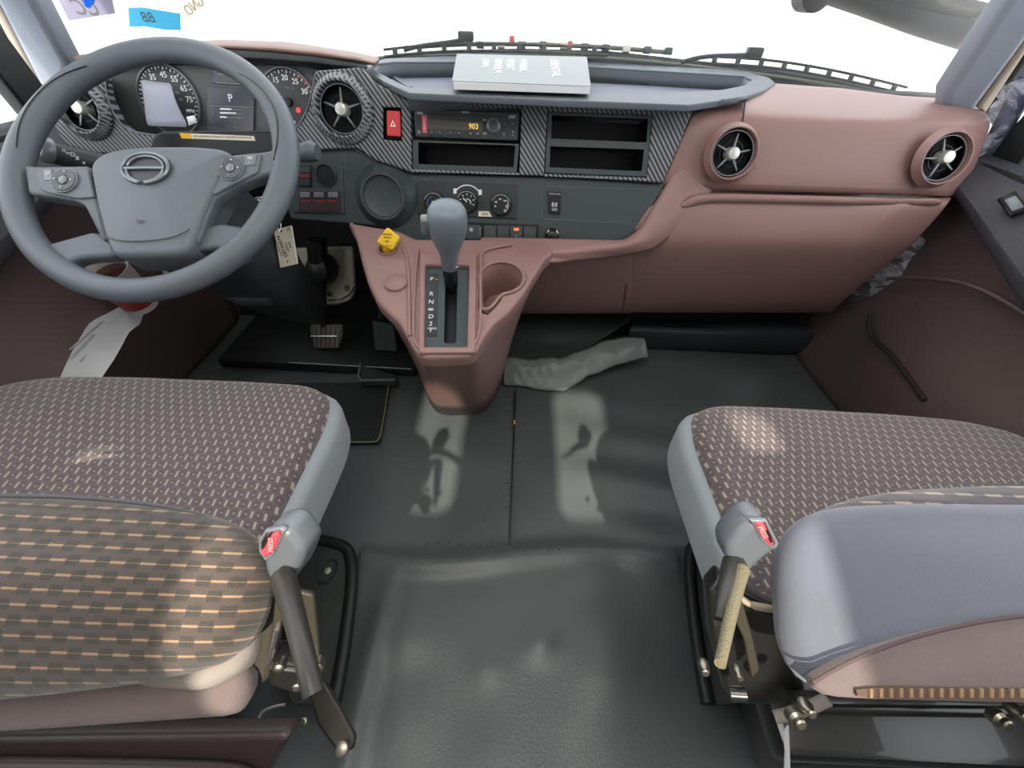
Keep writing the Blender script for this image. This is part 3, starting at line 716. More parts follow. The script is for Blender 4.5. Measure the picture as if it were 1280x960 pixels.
ppx('screen_rule', CL.off(.0035), [(272, 92), (304, 94), (304, 95), (272, 93)], .0005, GRP, us); ppx('screen_rule', CL.off(.0035), [(270, 103), (305, 105), (305, 106), (270, 104)], .0005, GRP, us)
# clear pane in front of the dials
# a loose film sheet curling off the pane
FLF = CL.off(.02)
film = root('instrument_film', O(FLF, 205, 135), 'whitish protective film peeling in front of the left speedometer dial', 'film')
fr1 = rows([(175, 99, .885), (195, 102, .882), (214, 104, .88)], [(179, 120, .872), (198, 121, .868), (217, 121, .866)], [(181, 140, .86), (205, 140, .856), (226, 141, .855)], [(183, 157, .85), (210, 158, .848), (236, 159, .85)])
FM = bpy.data.materials.new('frosted_film'); FM = sheet_mat('frosted_film', (200, 204, 222), .55, .3)
patch('film_sheet', fr1, FM, film, N=10, thick=.0006, sub=1)
patch('film_corner', rows([(233, 146, .855), (243, 144, .855)], [(236, 157, .85), (246, 153, .85)]), mat('white_sticker', (240, 240, 238), .5), film, N=4, thick=.0006, sub=0)

# ================================================================== radio
RF = A.off(.003)
RD = root('car_radio', O(RF, 583, 156), 'black single-slot car radio with amber 903 display above an empty pocket', 'radio')
rface = ppx('radio_face', RF, [(517, 135.5), (649, 140), (647, 176), (519, 171.5)], .02, DK2, RD, bev=.002, r=.004)
G = RF.off(.0004)
ppx('disc_slot', G, [(533, 140.5), (632, 144.5), (628, 147.5), (536, 144)], .001, BLK, RD)
ppx('display_window', G, [(534, 149), (603, 153), (603, 164), (534, 161)], .0012, mat('display_brown', (84, 80, 74), .3), RD, bev=.0004)
tpx('display_digits', G.off(.0004), '903', 592, 158.2, .0115, AMB, RD, rot=R(0))
ppx('red_sticker', G.off(.0008), [(527, 144), (533.5, 144.5), (534, 166.5), (528, 166)], .001, REDS, RD)
tpx('sticker_lettering', G.off(.0010), 'REMOVE', 530.6, 155, .0042, WHT, RD, rot=R(90))
tpx('maker_lettering', G, 'HIIIIMU', 582, 140.4, .0042, WHT, RD)
ppx('button_mark', G, [(520, 139), (527, 139), (529, 143), (522, 143)], .0006, GRP, RD); ppx('button_mark', G, [(637, 144), (645, 144), (643, 148), (635, 148)], .0006, GRP, RD)
a_, b_ = G.px(617, 157); rk = lathe('volume_knob', G.at(a_, b_), [(.0118, 0), (.0118, .002), (.0095, .003), (.0095, .009), (.008, .0105), (0, .0105)], SLG, RD, n=32)
lathe('knob_face', G.at(a_, b_, .0106), [(.0075, -.001), (.0075, .0004), (0, .0006)], DK2, rk, n=28)
for x_, y_, s_ in ((539, 165.3, '1'), (550, 165.6, '2'), (563, 166, '3'), (574, 166.3, '4'), (588, 167, '5 II'), (597, 167, '6 II'), (606, 150, 'SRC'), (606, 167, 'DSP'), (631, 155, '+'), (641, 155, '<'), (630, 167.5, 'O'), (641, 165, 'TI'), (641, 169, '=')):
    tpx('button_print', G, s_, x_, y_, .0036, WHT, RD)
for x_ in (539, 550, 563, 574, 588, 597): ppx('preset_button', G, [(x_-4.5, 167.5), (x_+4.5, 168), (x_+4.5, 171), (x_-4.5, 170.5)], .0014, BLK, RD, bev=.0004)
ppx('usb_slot', G, [(615, 169), (625, 169.5), (625, 172.5), (615, 172)], .0008, BLK, RD)
a_, b_ = G.px(524, 165); lathe('aux_socket', G.at(a_, b_), [(.003, 0), (.003, .001), (.0018, .001), (.0018, 0), (0, 0)], SLG, RD, n=20)

# ================================================================== climate panel
CF = B.off(.0035)
CP = root('climate_panel', O(CF, 585, 250), 'heater control panel with three round knobs under the radio', 'controls')
ppx('panel_face', CF, [(521, 226), (647, 231), (646, 274), (522, 269)], .008, DK2, CP, bev=.0015, r=.003)
CG = CF.off(.0004)
for k_, (x_, y_, r_) in enumerate(((543.5, 254, .0185), (584.5, 252, .0185), (626.5, 256, .0185))):
    a_, b_ = CG.px(x_, y_)
    kb = lathe('heater_knob', CG.at(a_, b_), [(r_*1.08, 0), (r_*1.08, .004), (r_, .008), (r_*.94, .011), (r_*.90, .011), (r_*.86, .009), (0, .009)], BLK, CP, n=44)
    arc(CG.at(a_, b_, .011), 0, 0, r_*.99, 20, 160, .0012, SIL, kb, 'knob_highlight_ring')
    g_ = CG.at(a_, b_, .0094)
    if k_ == 0:
        plate('eco_lamp', g_.off(.0006), [(-.0035, .001), (.0035, .001), (.0035, .004), (-.0035, .004)], .001, GRN, kb)
        for i_ in range(7):
            t_ = R(110+14*i_); lathe('blue_dot', g_.at(r_*.66*math.cos(t_), r_*.66*math.sin(t_)), [(.0009, 0), (.0009, .0006), (0, .0006)], mat('blue_print', (90, 130, 200), .5), kb, n=8)
    elif k_ == 1:
        ticks(g_, 0, 0, r_*.78, 200, -20, 7, .0035, .0012, WHT, kb)
        plate('knob_pointer', g_.at(0, 0, .0006, R(140)), [(0, -.001), (r_*.5, -.001), (r_*.5, .001), (0, .001)], .001, WHT, kb)
        arc(g_, 0, -.002, r_*.42, -10, 100, .0014, WHT, kb, 'pointer_arc')
        arc(CG.at(a_, b_), 0, .001, .028, 42, 138, .0018, WHT, CP, 'temperature_arc')
        for s_ in (-1, 1): plate('vent_icon', CG.at(a_+s_*.0235, b_+.017, .0006), rnd([(-.003, -.005), (.003, -.004), (.003, .005), (-.003, .004)], .001), .0008, WHT, CP)
    else:
        for s_, t_ in (('w', 100), ('w', 150), ('x', 190), ('w', 50), ('X', -10), ('z', -50)): text('mode_symbol', g_, s_, r_*.58*math.cos(R(t_)), r_*.58*math.sin(R(t_)), .0075, WHT, kb)
        arc(g_, 0, 0, r_*.76, -60, 40, .001, WHT, kb, 'mode_arc')
tg = ppx('clock_tab', CG.off(.001), [(598, 264), (611, 264), (615, 271), (598, 270.5)], .0016, CRM, CP)
tpx('tab_number', CG.off(.0011), '2030', 606, 267.6, .0068, INK, CP, sx=.9)


# ================================================================== steering wheel and column
tau, az = R(52.34), R(-.07)
wn_ = V((math.sin(az)*math.cos(tau), -math.cos(az)*math.cos(tau), math.sin(tau)))
wu_ = Z.cross(wn_).normalized(); wv_ = wn_.cross(wu_)
WF = Fr((-.5242, .6263, .6074), wu_, wv_)
SW = root('steering_wheel', WF.o, 'grey four-spoke steering wheel with oval emblem and thumb buttons', 'steering wheel')
RM, rm = .1885, .0165
bm = bmesh.new(); G_ = []
for i in range(120):
    t = 2*math.pi*i/120; d = V((math.cos(t), math.sin(t), 0)); ring = []
    deg = math.degrees(t) % 360
    fat = 1 + .10*math.exp(-((deg-180)/30)**2) + .10*math.exp(-((deg-(0 if deg < 180 else 360))/30)**2)
    for j in range(16):
        a = 2*math.pi*j/16; ring.append(bm.verts.new(d*(RM + rm*fat*math.cos(a)) + Z*rm*.95*math.sin(a)))
    G_.append(ring)
for i in range(120):
    for j in range(16): bm.faces.new((G_[i][j], G_[(i+1) % 120][j], G_[(i+1) % 120][(j+1) % 16], G_[i][(j+1) % 16]))
rim = bmo('wheel_rim', bm, WHL, WF.M(), SW)
# thumb-grip seam lines on the rim
for t0, t1 in ((128, 178), (2, 52)):
    pts = []
    for i in range(15):
        f = i/14; t = R(t0+(t1-t0)*f); dd = -.010 + .011*math.sin(f*math.pi)*(.9) if t0 > 90 else -.010 + .011*math.sin(f*math.pi)
        a = math.pi/2 - dd/rm
        pts.append(WF.w((RM+rm*1.03*math.cos(a))*math.cos(t), (RM+rm*1.03*math.cos(a))*math.sin(t), rm*1.0*math.sin(a)))
    tube('grip_seam', pts, .0007, BLK, rim)
# hub pad
HF = WF.off(.018)
hubo = [(109, 207), (116, 196), (130, 187), (155, 182), (190, 180), (240, 180), (275, 183), (288, 190), (284, 199), (272, 220), (254, 258), (238, 302), (231, 315), (215, 318), (145, 320), (137, 316), (128, 296), (117, 252)]
hub = pad('hub_cover', HF, rnd(HF.pl(hubo), .012, 3), .055, .010, .006, HUB, SW, rings=5)
# airbag lower facet and seam
tube('hub_seam', [WF.w(*HF.px(x, y), .022) for x, y in ((133, 297), (150, 304), (185, 304), (225, 299), (240, 288))], .0008, mat('hub_shadow_line', (70, 76, 80), .6), hub)
text('airbag_mark', HF.off(.0055), 'tsr', *HF.px(180, 279), .009, mat('embossed_grey', (84, 90, 96), .6), hub)
# emblem: oval ring with an H bar, open at top and bottom
EF = HF.off(.0062); ea, eb = EF.px(183, 211); ex_ = abs(EF.px(214, 211)[0]-ea); ey_ = abs(EF.px(183, 191)[1]-eb)
em = plate('emblem_base', EF.at(ea, eb), circ(0, 0, ex_*1.02, 48, ey_*1.02), .003, mat('emblem_dark', (62, 68, 74), .5), hub, bev=.0006)
def ell(t, k=1): return (ex_*k*math.cos(R(t)), ey_*k*math.sin(R(t)))
eg = EF.at(ea, eb, .002); ES = mat('emblem_satin', (122, 130, 136), .3, metal=.6)
for t0, t1 in ((-82, 262),):
    tube('emblem_ring', [eg.w(*ell(t0+(t1-t0)*i/30, .93)) for i in range(31)], .0022, ES, em)
tube('emblem_bar', [eg.w(-ex_*.80, -ey_*.10), eg.w(0, 0), eg.w(ex_*.80, ey_*.04)], .0024, ES, em)
tube('emblem_hook', [eg.w(*ell(186+i*10, .74+.018*i)) for i in range(9)], .0019, ES, em)
tube('emblem_hook', [eg.w(*ell(-4-i*10, .74+.018*i)) for i in range(9)], .0019, ES, em)
tube('emblem_hook', [eg.w(*ell(4+i*11.4, .74)) for i in range(16)], .0017, ES, em)
# spokes
S1 = WF.off(.010)
sl = ppx('spoke', S1, [(28, 205), (44, 207), (110, 206), (122, 250), (134, 300), (126, 300), (104, 256), (92, 250), (60, 245), (34, 242)], .022, WHL, SW, bev=.005, r=.006)
sr = ppx('spoke', S1, [(270, 194), (326, 189), (346, 186), (350, 214), (328, 218), (292, 232), (266, 250), (246, 304), (232, 300), (250, 240)], .022, WHL, SW, bev=.005, r=.006)
ppx('spoke', S1.off(-.008), [(46, 300), (58, 304), (116, 288), (142, 300), (144, 320), (104, 322), (88, 326), (84, 345), (62, 330)], .022, WHL, SW, bev=.006, r=.008)
ppx('spoke', S1.off(-.008), [(236, 300), (262, 281), (276, 278), (304, 283), (322, 280), (302, 322), (284, 326), (274, 308), (250, 312), (236, 314)], .022, WHL, SW, bev=.006, r=.008)
S2 = S1.off(.003)
bl = ppx('button_pod', S2, [(43, 211), (109, 208), (118, 246), (98, 248), (60, 241), (48, 236)], .008, HUB, sl, bev=.002, r=.004)
brt = ppx('button_pod', S2, [(276, 196), (326, 191), (322, 215), (290, 230), (266, 244), (262, 235)], .008, HUB, sr, bev=.002, r=.004)
S3 = S2.off(.0005)
ppx('wheel_button', S3.off(.0008), [(54, 212), (64, 211), (65, 225), (55, 225)], .003, SLG, bl, bev=.0006); tpx('button_symbol', S3.off(.001), 'D', 60, 218, .006, WHT, bl)
ppx('wheel_button', S3.off(.0008), [(306, 195), (321, 193), (318, 206), (305, 207)], .003, SLG, brt, bev=.0006); tpx('button_symbol', S3.off(.001), 'W', 312.5, 198, .007, WHT, brt); tpx('button_symbol', S3.off(.001), '-', 311.5, 203, .007, WHT, brt)
for par, x_, y_, marks in ((bl, 81, 226, ('^', '<', '>', 'v')), (brt, 289, 211, ('+', '<', '>', '-'))):
    a_, b_ = S3.px(x_, y_); rb_ = .0165
    kk = lathe('thumb_pad', S3.at(a_, b_), [(rb_*1.06, -.002), (rb_*1.06, .0015), (rb_, .003), (rb_*.9, .0032), (rb_*.45, .0022), (rb_*.42, .001), (0, .001)], mat('thumb_pad_dark', (74, 80, 86), .45), par, n=36)
    lathe('thumb_ring', S3.at(a_, b_, .0014), [(rb_*1.12, -.002), (rb_*1.12, .0005), (rb_*1.05, .0005)], SLG, kk, n=36)
    lathe('centre_button', S3.at(a_, b_), [(rb_*.36, 0), (rb_*.36, .003), (rb_*.28, .004), (0, .004)], SLG, kk, n=24)
    for q_, (dx_, dy_) in zip(marks, ((0, .68), (-.68, 0), (.68, 0), (0, -.68))): text('button_symbol', S3.off(.0033), q_, a_+dx_*rb_, b_+dy_*rb_, .0055, WHT, kk)
# column shroud behind the wheel
CO = WF.off(-.03)
SCo = root('steering_column', WF.w(0, 0, -.12), 'dark plastic steering column shroud behind the wheel', 'steering column')
cen = WF.px(197, 235)
def supr(a, b, n=36, p=3.0):
    return [(a*abs(math.cos(2*math.pi*i/n))**(2/p)*(1 if math.cos(2*math.pi*i/n) > 0 else -1), b*abs(math.sin(2*math.pi*i/n))**(2/p)*(1 if math.sin(2*math.pi*i/n) > 0 else -1)) for i in range(n)]
bm = bmesh.new(); L_ = []
for z_, a_, b_, dx_, dy_ in ((-.030, .045, .045, 0, 0), (-.040, .075, .062, 0, 0), (-.08, .085, .070, .004, -.005), (-.14, .085, .075, .010, -.012), (-.20, .075, .07, .014, -.02), (-.30, .06, .055, .018, -.03), (-.42, .035, .035, .02, -.03)):
    L_.append([bm.verts.new((p[0]+cen[0]+dx_, p[1]+cen[1]+dy_, z_)) for p in supr(a_, b_)])
for P_, Q_ in zip(L_, L_[1:]):
    for i in range(36): bm.faces.new((P_[i], P_[(i+1) % 36], Q_[(i+1) % 36], Q_[i]))
bm.faces.new(L_[0]); bm.faces.new(L_[-1])
sh = bmo('shroud', bm, DK2, WF.M(), SCo)
lathe('hub_shaft', WF.at(*cen, 0), [(.03, -.04), (.03, .004), (0, .004)], BLK, SW, n=28)
ppx('lock_cover', Fr((0, .70, .5), X, (0, .5, 1)), [(286, 318), (330, 316), (338, 352), (332, 384), (300, 386), (268, 372), (258, 345)], .045, DK2, SCo, bev=.015, r=.012)
tube('tilt_lever', [py(206, 340, .72), py(214, 346, .70), py(222, 352, .69)], .004, SLG, SCo)
tube('reach_lever', [py(268, 350, .70), py(278, 351, .69), py(286, 350, .69)], .004, SLG, SCo)
# stalks
ts = root('turn_signal_stalk', py(120, 204, .74), 'dark stalk with grey tip reaching left behind the wheel', 'stalk')
tube('stalk_body', [py(155, 208, .76), py(120, 203, .735), py(86, 196, .715), (py(60, 189, .70))], .017, DK2, ts, rads=[.8, .95, 1.0, 1.0], nurbs=False, res=6)
tube('stalk_tip', [py(64, 189, .702), py(52, 186, .694), py(46, 184, .690)], .0185, SLG, ts, rads=[1, 1.05, .8], nurbs=False, res=6)
sfr = Fr(py(92, 196, .695), (py(110, 200, .72)-py(70, 191, .70)), (0, .3, 1))
for k_, s_ in enumerate(('o', '=D', '8', 'x')): text('stalk_symbol', sfr, s_, -.010 + .007*k_, .007 - .004*k_, .008, WHT, ts)
text('stalk_symbol', sfr, 'Q', .030, -.004, .010, WHT, ts)
wst = root('wiper_stalk', py(375, 192, .75), 'light grey stalk end poking out right of the wheel', 'stalk')
tube('stalk_body', [py(345, 196, .77), py(368, 193, .755), py(386, 190, .745)], .011, SLG, wst, nurbs=False, res=6)
tube('stalk_tip', [py(376, 192, .75), py(390, 189, .743), py(397, 190, .742)], .0145, WHL, wst, rads=[.9, 1.1, .8], nurbs=False, res=6)
# ignition key, ring and tag
kf = Fr(py(322, 262, .70), X, (0, .3, 1))
key = root('ignition_key', py(322, 262, .70), 'chrome car key head in the ignition behind the wheel rim', 'key')
kh = plate('key_head', kf.at(0, 0, 0, R(-20)), circ(0, 0, .012, 28, .021), .006, SLG, key, [circ(.0, .013, .004, 16)], bev=.002)
plate('key_emblem', kf.at(0, 0, .0008, R(-20)), circ(0, -.004, .006, 24, .010), .001, mat('key_dark', (60, 66, 72), .4), kh)
tube('key_blade', [kf.w(.004, .012), kf.w(.012, .03, -.04)], .004, CHR, key, nurbs=False)
tg_ = root('key_tag', py(355, 308, .665), 'cream key tag with printed code hanging below the ignition', 'key tag')
tf = Fr(py(354, 307, .665), (py(361, 281, .67)-py(338, 286, .67)), (0, .45, 1)); tf = Fr(tf.o, tf.u, py(343, 290, .672)-py(350, 333, .655))
tagp = [(342, 287), (364, 282), (372, 330), (350, 335)]
tb = ppx('tag_plate', tf, tagp, .003, CRM, tg_, bev=.0006, r=.0012)
for q_ in ((351.5, 289), (359.5, 327)): plate('tag_hole', tf.at(*tf.px(*q_), .0002), circ(0, 0, .0016, 12), .0008, INK, tb)
ppx('tag_edge', tf.off(-.0031), tagp, .003, mat('tag_edge_green', (150, 160, 130), .4), tg_, bev=.0006, r=.0012)
tpx('tag_code', tf.off(.0002), 'GST50574', 353, 308, .0078, INK, tb, rot=R(90), sx=1.05)
tpx('tag_lettering', tf.off(.0002), 'HHMMMWWW', 348.5, 310, .0026, INK, tb, rot=R(90), sx=1.5)
tpx('tag_lettering', tf.off(.0002), 'UX 50 UJ', 359, 309, .0038, INK, tb, rot=R(90)); tpx('tag_lettering', tf.off(.0002), 'SCOOP', 362.5, 306, .003, INK, tb, rot=R(90))
ppx('tag_square', tf.off(.0006), [(358, 285), (362, 284), (363, 288), (359, 289)], .0004, mat('tag_print', (180, 160, 130), .6), tb)
tube('key_ring', [py(349, 289, .667), py(344, 283, .675), py(348, 272, .69), py(352, 264, .70), py(350, 276, .685), py(352, 284, .672), py(349, 289, .667)], .0009, CHR, tg_)
lp_ = root('lanyard_loop', py(332, 322, .70), 'thin silver wire loop hanging beside the column cover', 'loop')
tagit(tube('wire_loop', [py(340, 312, .70), py(334, 322, .70), py(328, 336, .70), py(330, 340, .70), py(336, 330, .70), py(341, 316, .70)], .0014, SIL, lp_))

# ================================================================== centre console
K = Fr((0, .62, .432), X, (0, .24, .064))
CC = root('center_console', K.w(-.08, 0), 'rose-brown centre console with shifter gate and cup holder', 'console')
ko = [(434, 277), (440, 285), (446, 302), (452, 328), (459, 352), (471, 377), (484, 390), (498, 402), (508, 420), (518, 437), (524, 444), (534, 447), (586, 445), (595, 440), (606, 420), (618, 404), (637, 388), (655, 366), (670, 342), (680, 325), (692, 314), (690, 300), (600, 298), (520, 298), (500, 288)]
cup = [K.px(627, 346)]
ca, cb = K.px(627, 347); cr_ = abs(K.px(654, 347)[0]-ca)
cuph = circ(ca, cb, cr_, 40)
notch = K.pl([(603, 366), (599, 380), (601, 388), (609, 391), (616, 384), (624, 374)])
# one opening: circle with the mug-handle slot at lower left
hole = [p for p in cuph if not (R(195) < (math.atan2(p[1]-cb, p[0]-ca) % (2*math.pi)) < R(262))]
i0 = next(i for i, p in enumerate(cuph) if (math.atan2(p[1]-cb, p[0]-ca) % (2*math.pi)) >= R(195))
hole = cuph[:i0] + notch + [p for p in cuph if (math.atan2(p[1]-cb, p[0]-ca) % (2*math.pi)) >= R(262)]
gate = [(531, 330), (586, 331), (585, 434), (529, 434)]
kb1 = circ(*K.px(484, 311), .0135, 24)
top = plate('console_top', K, rnd(K.pl(ko), .008), .03, BRN, CC, [hole, rnd(K.pl(gate), .003), kb1], bev=.007, res=4)
# raised bead around the gate
ppx('gate_bezel', K.off(.006), [(524, 316), (596, 316), (594, 440), (523, 441)], .012, BRN, CC, [[(532, 330), (586, 331), (584, 433), (530, 433)]], bev=.003, r=.006, hr=.003)
tube('gate_bezel_outer', [K.w(*K.px(*p), .004) for p in ((524, 312), (520, 330), (517, 400), (517, 428), (524, 439), (560, 442), (590, 438), (599, 424), (601, 400), (601, 330), (600, 318), (610, 312), (640, 308))], .0022, BRN, CC)
tube('wing_ridge', [K.w(*K.px(*p), -.001) for p in ((497, 300), (508, 312), (512, 340), (511, 400), (513, 420))], .004, BRN, CC)
# cup well
bm = bmesh.new(); Ls = []
for z_, s_ in ((.001, 1.03), (-.002, 1.0), (-.05, .93), (-.075, .90)):
    Ls.append([bm.verts.new((ca+(p[0]-ca)*s_, cb+(p[1]-cb)*s_, z_)) for p in hole])
for P_, Q_ in zip(Ls, Ls[1:]):
    for i in range(len(hole)): bm.faces.new((P_[i], P_[(i+1) % len(hole)], Q_[(i+1) % len(hole)], Q_[i]))
bm.faces.new(Ls[-1]); bmo('cup_holder', bm, BRN, K.M(), CC)
tube('cup_lip', [K.w(ca+(p[0]-ca)*1.05, cb+(p[1]-cb)*1.05, .001) for p in hole[::2]], .0028, BRN, CC, cyc=True)
# gate plate with slot, letters
gp = ppx('gate_plate', K.off(-.002), gate, .004, DRK, CC, [[(557, 334), (572, 334), (570, 429), (555, 429)]], bev=.001, r=.002, hr=.006)
bm = bmesh.new()
slot = rnd(K.pl([(557, 334), (572, 334), (570, 429), (555, 429)]), .006); Ls = [[bm.verts.new((p[0], p[1], z_)) for p in slot] for z_ in (-.004, -.024)]
for i in range(len(slot)): bm.faces.new((Ls[0][i], Ls[0][(i+1) % len(slot)], Ls[1][(i+1) % len(slot)], Ls[1][i]))
bm.faces.new(Ls[1]); bmo('gate_slot', bm, BLK, K.M(), gp)
iw = ppx('indicator_window', K.off(-.001), [(536, 342), (548, 342), (546, 420), (534, 420)], .002, BLK, gp)
KG = K.off(-.0006)
for s_, y_ in (('P', 349), ('R', 367.5), ('N', 377.5), ('8', 387), ('D', 396), ('2', 405), ('1', 413)):
    tpx('gear_letter', KG, s_, 539.6 - (y_-349)*.02, y_, .0115, WHT, iw, rot=R(90) if s_ == '8' else 0)
ppx('position_mark', KG.off(.0008), [(544.5, 348.5), (547, 348.5), (547, 350), (544.5, 350)], .0006, mat('dim_orange', (200, 120, 60), .5), iw)
ppx('window_glint', KG.off(.0002), [(534.5, 409), (546, 409), (546, 412), (534.5, 412)], .0006, SLG, iw)
# blank round cap on the left wing and the recess ring for the pull knob
a_, b_ = K.px(495, 354.5); lathe('blank_cap', K.at(a_, b_), [(.0195, -.002), (.0195, .0045), (.0178, .0058), (0, .006)], BRN, CC, n=40)
a_, b_ = K.px(484, 311); lathe('knob_recess', K.at(a_, b_), [(.0175, 0), (.0165, .0025), (.0145, .002), (.0125, -.004), (.012, -.014), (0, -.014)], BRN, CC, n=36)
# skirt and front column
side = [(440, 285), (446, 302), (452, 328), (459, 352), (471, 377), (484, 390), (498, 402), (508, 420), (518, 437), (524, 444), (534, 447), (586, 445), (595, 440), (606, 420), (618, 404), (637, 388), (655, 366), (670, 342), (680, 325), (692, 314)]
c3 = [K.w(*K.px(*p), -.012) for p in side]
bot = [(505, 380), (508, 400), (512, 420), (517, 440), (522, 458), (528, 476), (533, 492), (538, 506), (543, 514), (548, 518), (560, 520), (598, 518), (606, 514), (614, 506), (620, 496), (626, 480), (631, 462), (634, 440), (638, 420), (642, 400)]
c0 = [pz(x, y, .006) for x, y in bot]
mid = [a.lerp(b, .16) + V((0, .012, 0)) for a, b in zip(c3, c0)]
md2 = [a.lerp(b, .45) + V((0, .006, 0)) for a, b in zip(c3, c0)]
up = [c + V((0, .012, -.006)) for c in c3]
patch('console_column', [c3, mid, md2, c0], BRN, CC, N=44, thick=.005, sub=1)

# gear lever
gb = K.w(*K.px(563, 351), -.004); gt = gb + (V(py(558, 256, .59)) - gb)
GL = root('gear_selector', gb, 'grey automatic gear selector knob on a short stem in P', 'gear lever')
LF = Fr(gb, X, (gt-gb).cross(X)*-1); ax = (gt-gb); Ln = ax.length; axn = ax.normalized()
LF = Fr(gb, (1, 0, 0) if False else axn.cross(V((0, 0, 1))).normalized() * (1 if axn.cross(V((0, 0, 1))).x > 0 else -1), axn)   # u across, v along
LFn = Fr(gb, LF.u, axn.cross(LF.u))                                            # n = along the stem
if LFn.n.dot(axn) < 0: LFn = Fr(gb, LF.u, -LFn.v)
lathe('stem_boot', LFn, [(.011, -.01), (.0115, 0), (.010, .012), (.0085, .022), (.0095, .03), (0, .03)], BLK, GL, n=28)
hh = Ln
prof = [(0, .020), (.010, .020), (.0125, .034), (.0150, hh*.42), (.0205, hh*.54), (.0265, hh*.66), (.0292, hh*.78), (.0290, hh*.86), (.0275, hh*.93), (.0235, hh*.975), (.015, hh*.998), (.007, hh*1.004), (0, hh*1.006)]
lathe('selector_knob', LFn, prof, mat('knob_grey', (112, 122, 130), .4, bump=.2, bscale=1300), GL, n=48, sy=.82)
tube('neck_collar', [LFn.w(.0, 0, .020), LFn.w(0, 0, .036)], .0125, BLK, GL, nurbs=False, res=6)
bx = LFn.w(-.030, 0, hh*.80); box('lock_button', Fr(bx, LFn.u, LFn.n), -.008, .006, -.014, .012, -.008, .008, SLG, GL, .003)
tube('stem_screw', [LFn.w(.010, -.012, .050), LFn.w(.014, -.015, .052)], .0022, CHR, GL, nurbs=False)

# yellow pull knob
kk = K.w(*K.px(484, 311), -.008); kt = py(484, 299, kk.y-.012)
YK = root('pull_knob', kk, 'yellow diamond-shaped pull knob with small lettering on console', 'knob')
tube('knob_stem', [kk, kk.lerp(kt, .7)], .0095, YEL, YK, nurbs=False, res=6)
for k_ in range(6):
    t_ = 2*math.pi*k_/6; q0 = kk.lerp(kt, .1) + V((.0095*math.cos(t_), -.0095*math.sin(t_)*.6, 0)); tube('stem_rib', [q0, q0 + (kt-kk)*.5], .0016, YEL, YK, nurbs=False)
yf = Fr(kt, X, (0, .55, .83))
ydm = [(483.5, 284), (499, 296), (489, 311), (470, 303)]
yp = ppx('knob_plate', yf, [(483.5, 283), (500, 296), (490, 313), (469, 303)], .010, YEL, YK, bev=.003, r=.005)
for s_, x_, y_, z_ in (('PARKING', 484, 293, .0042), ('BRAKE', 484, 297, .0042), ('<P>', 484, 302, .006), ('PULL TO', 486, 307, .003)): tpx('knob_lettering', yf.off(.0003), s_, x_, y_, z_, mat('knob_ink', (120, 84, 20), .6), yp, rot=R(-3))

# ================================================================== footwell: brake pedal, bracket plate, heater duct, mats
FWp = Fr((0, 1.04, .25), X, (0, .35, 1))
MP = root('pedal_bracket_plate', FWp.w(*FWp.px(400, 345)), 'bare metal mounting plate behind the brake pedal', 'plate')
mo = [(362, 310), (441, 308), (443, 362), (438, 376), (420, 382), (395, 381), (372, 370), (352, 384), (350, 372), (362, 352)]
ppx('plate_body', FWp, mo, .02, MET, MP, bev=.006, r=.012)
tube('plate_bright_edge', [FWp.w(*FWp.px(*p), .002) for p in ((372, 352), (384, 366), (402, 374), (422, 376), (438, 370), (443, 358))], .0022, mat('bright_metal', (190, 186, 160), .25, metal=1), MP)
for x_, y_ in ((413, 367), (434, 360), (422, 333), (375, 356)):
    a_, b_ = FWp.px(x_, y_); lathe('plate_bolt', FWp.at(a_, b_), [(.008, 0), (.008, .004), (.005, .008), (0, .008)], BOLT, MP, n=12)
tube('duct_pipe', [FWp.w(*FWp.px(356, 352), .01), FWp.w(*FWp.px(372, 356), .03)], .012, MET, MP, nurbs=False, res=5)
BP = root('brake_pedal', py(406, 412, .96), 'black brake pedal arm with ribbed metal-edged rubber pad', 'pedal')
tube('pedal_arm', [py(396, 300, 1.0), py(398, 340, .99), py(400, 368, .98), py(404, 395, .965), py(406, 410, .955)], .011, BLK, BP, rads=[2.2, 2.4, 1.3, .9, 1], res=5)
lathe('arm_boot', Fr(py(396, 338, .975), X, (0, .4, 1)), [(.036, -.05), (.034, -.01), (.028, .006), (.015, .012), (0, .014)], BLK, BP, n=28, sy=1.15)
tube('arm_glint', [py(399, 384, .95), py(399, 392, .948), py(402, 401, .945)], .0022, CHR, BP)
pf = Fr(py(407, 418, .94), X, (0, .42, .9))
pp_ = ppx('pedal_pad', pf, [(387, 406), (428, 406), (428, 420), (423, 436), (394, 436), (388, 420)], .014, mat('pad_rubber', (84, 82, 80), .6), BP, bev=.003, r=.006)
for k_ in range(6): ppx('pad_rib', pf.off(.003), [(391+k_*6, 409), (394+k_*6, 409), (394.6+k_*5.6, 434), (392+k_*5.6, 434)], .004, mat('pad_rib_grey', (112, 110, 106), .5), pp_, bev=.001)
tube('pad_bright_bar', [pf.w(*pf.px(389, 420), .003), pf.w(*pf.px(422, 420), .003)], .0018, CHR, pp_, nurbs=False)
AP = root('accelerator_pedal', py(478, 440, .93), 'black accelerator pedal in the shadow beside the console', 'pedal')
af = Fr(py(480, 430, .93), X, (0, .5, .87))
ppx('pedal_pad', af, [(464, 400), (492, 405), (497, 440), (486, 440), (468, 438)], .012, DK2, AP, bev=.004, r=.006)
tube('pedal_arm', [py(478, 372, 1.02), py(476, 400, .96)], .008, BLK, AP, nurbs=False)
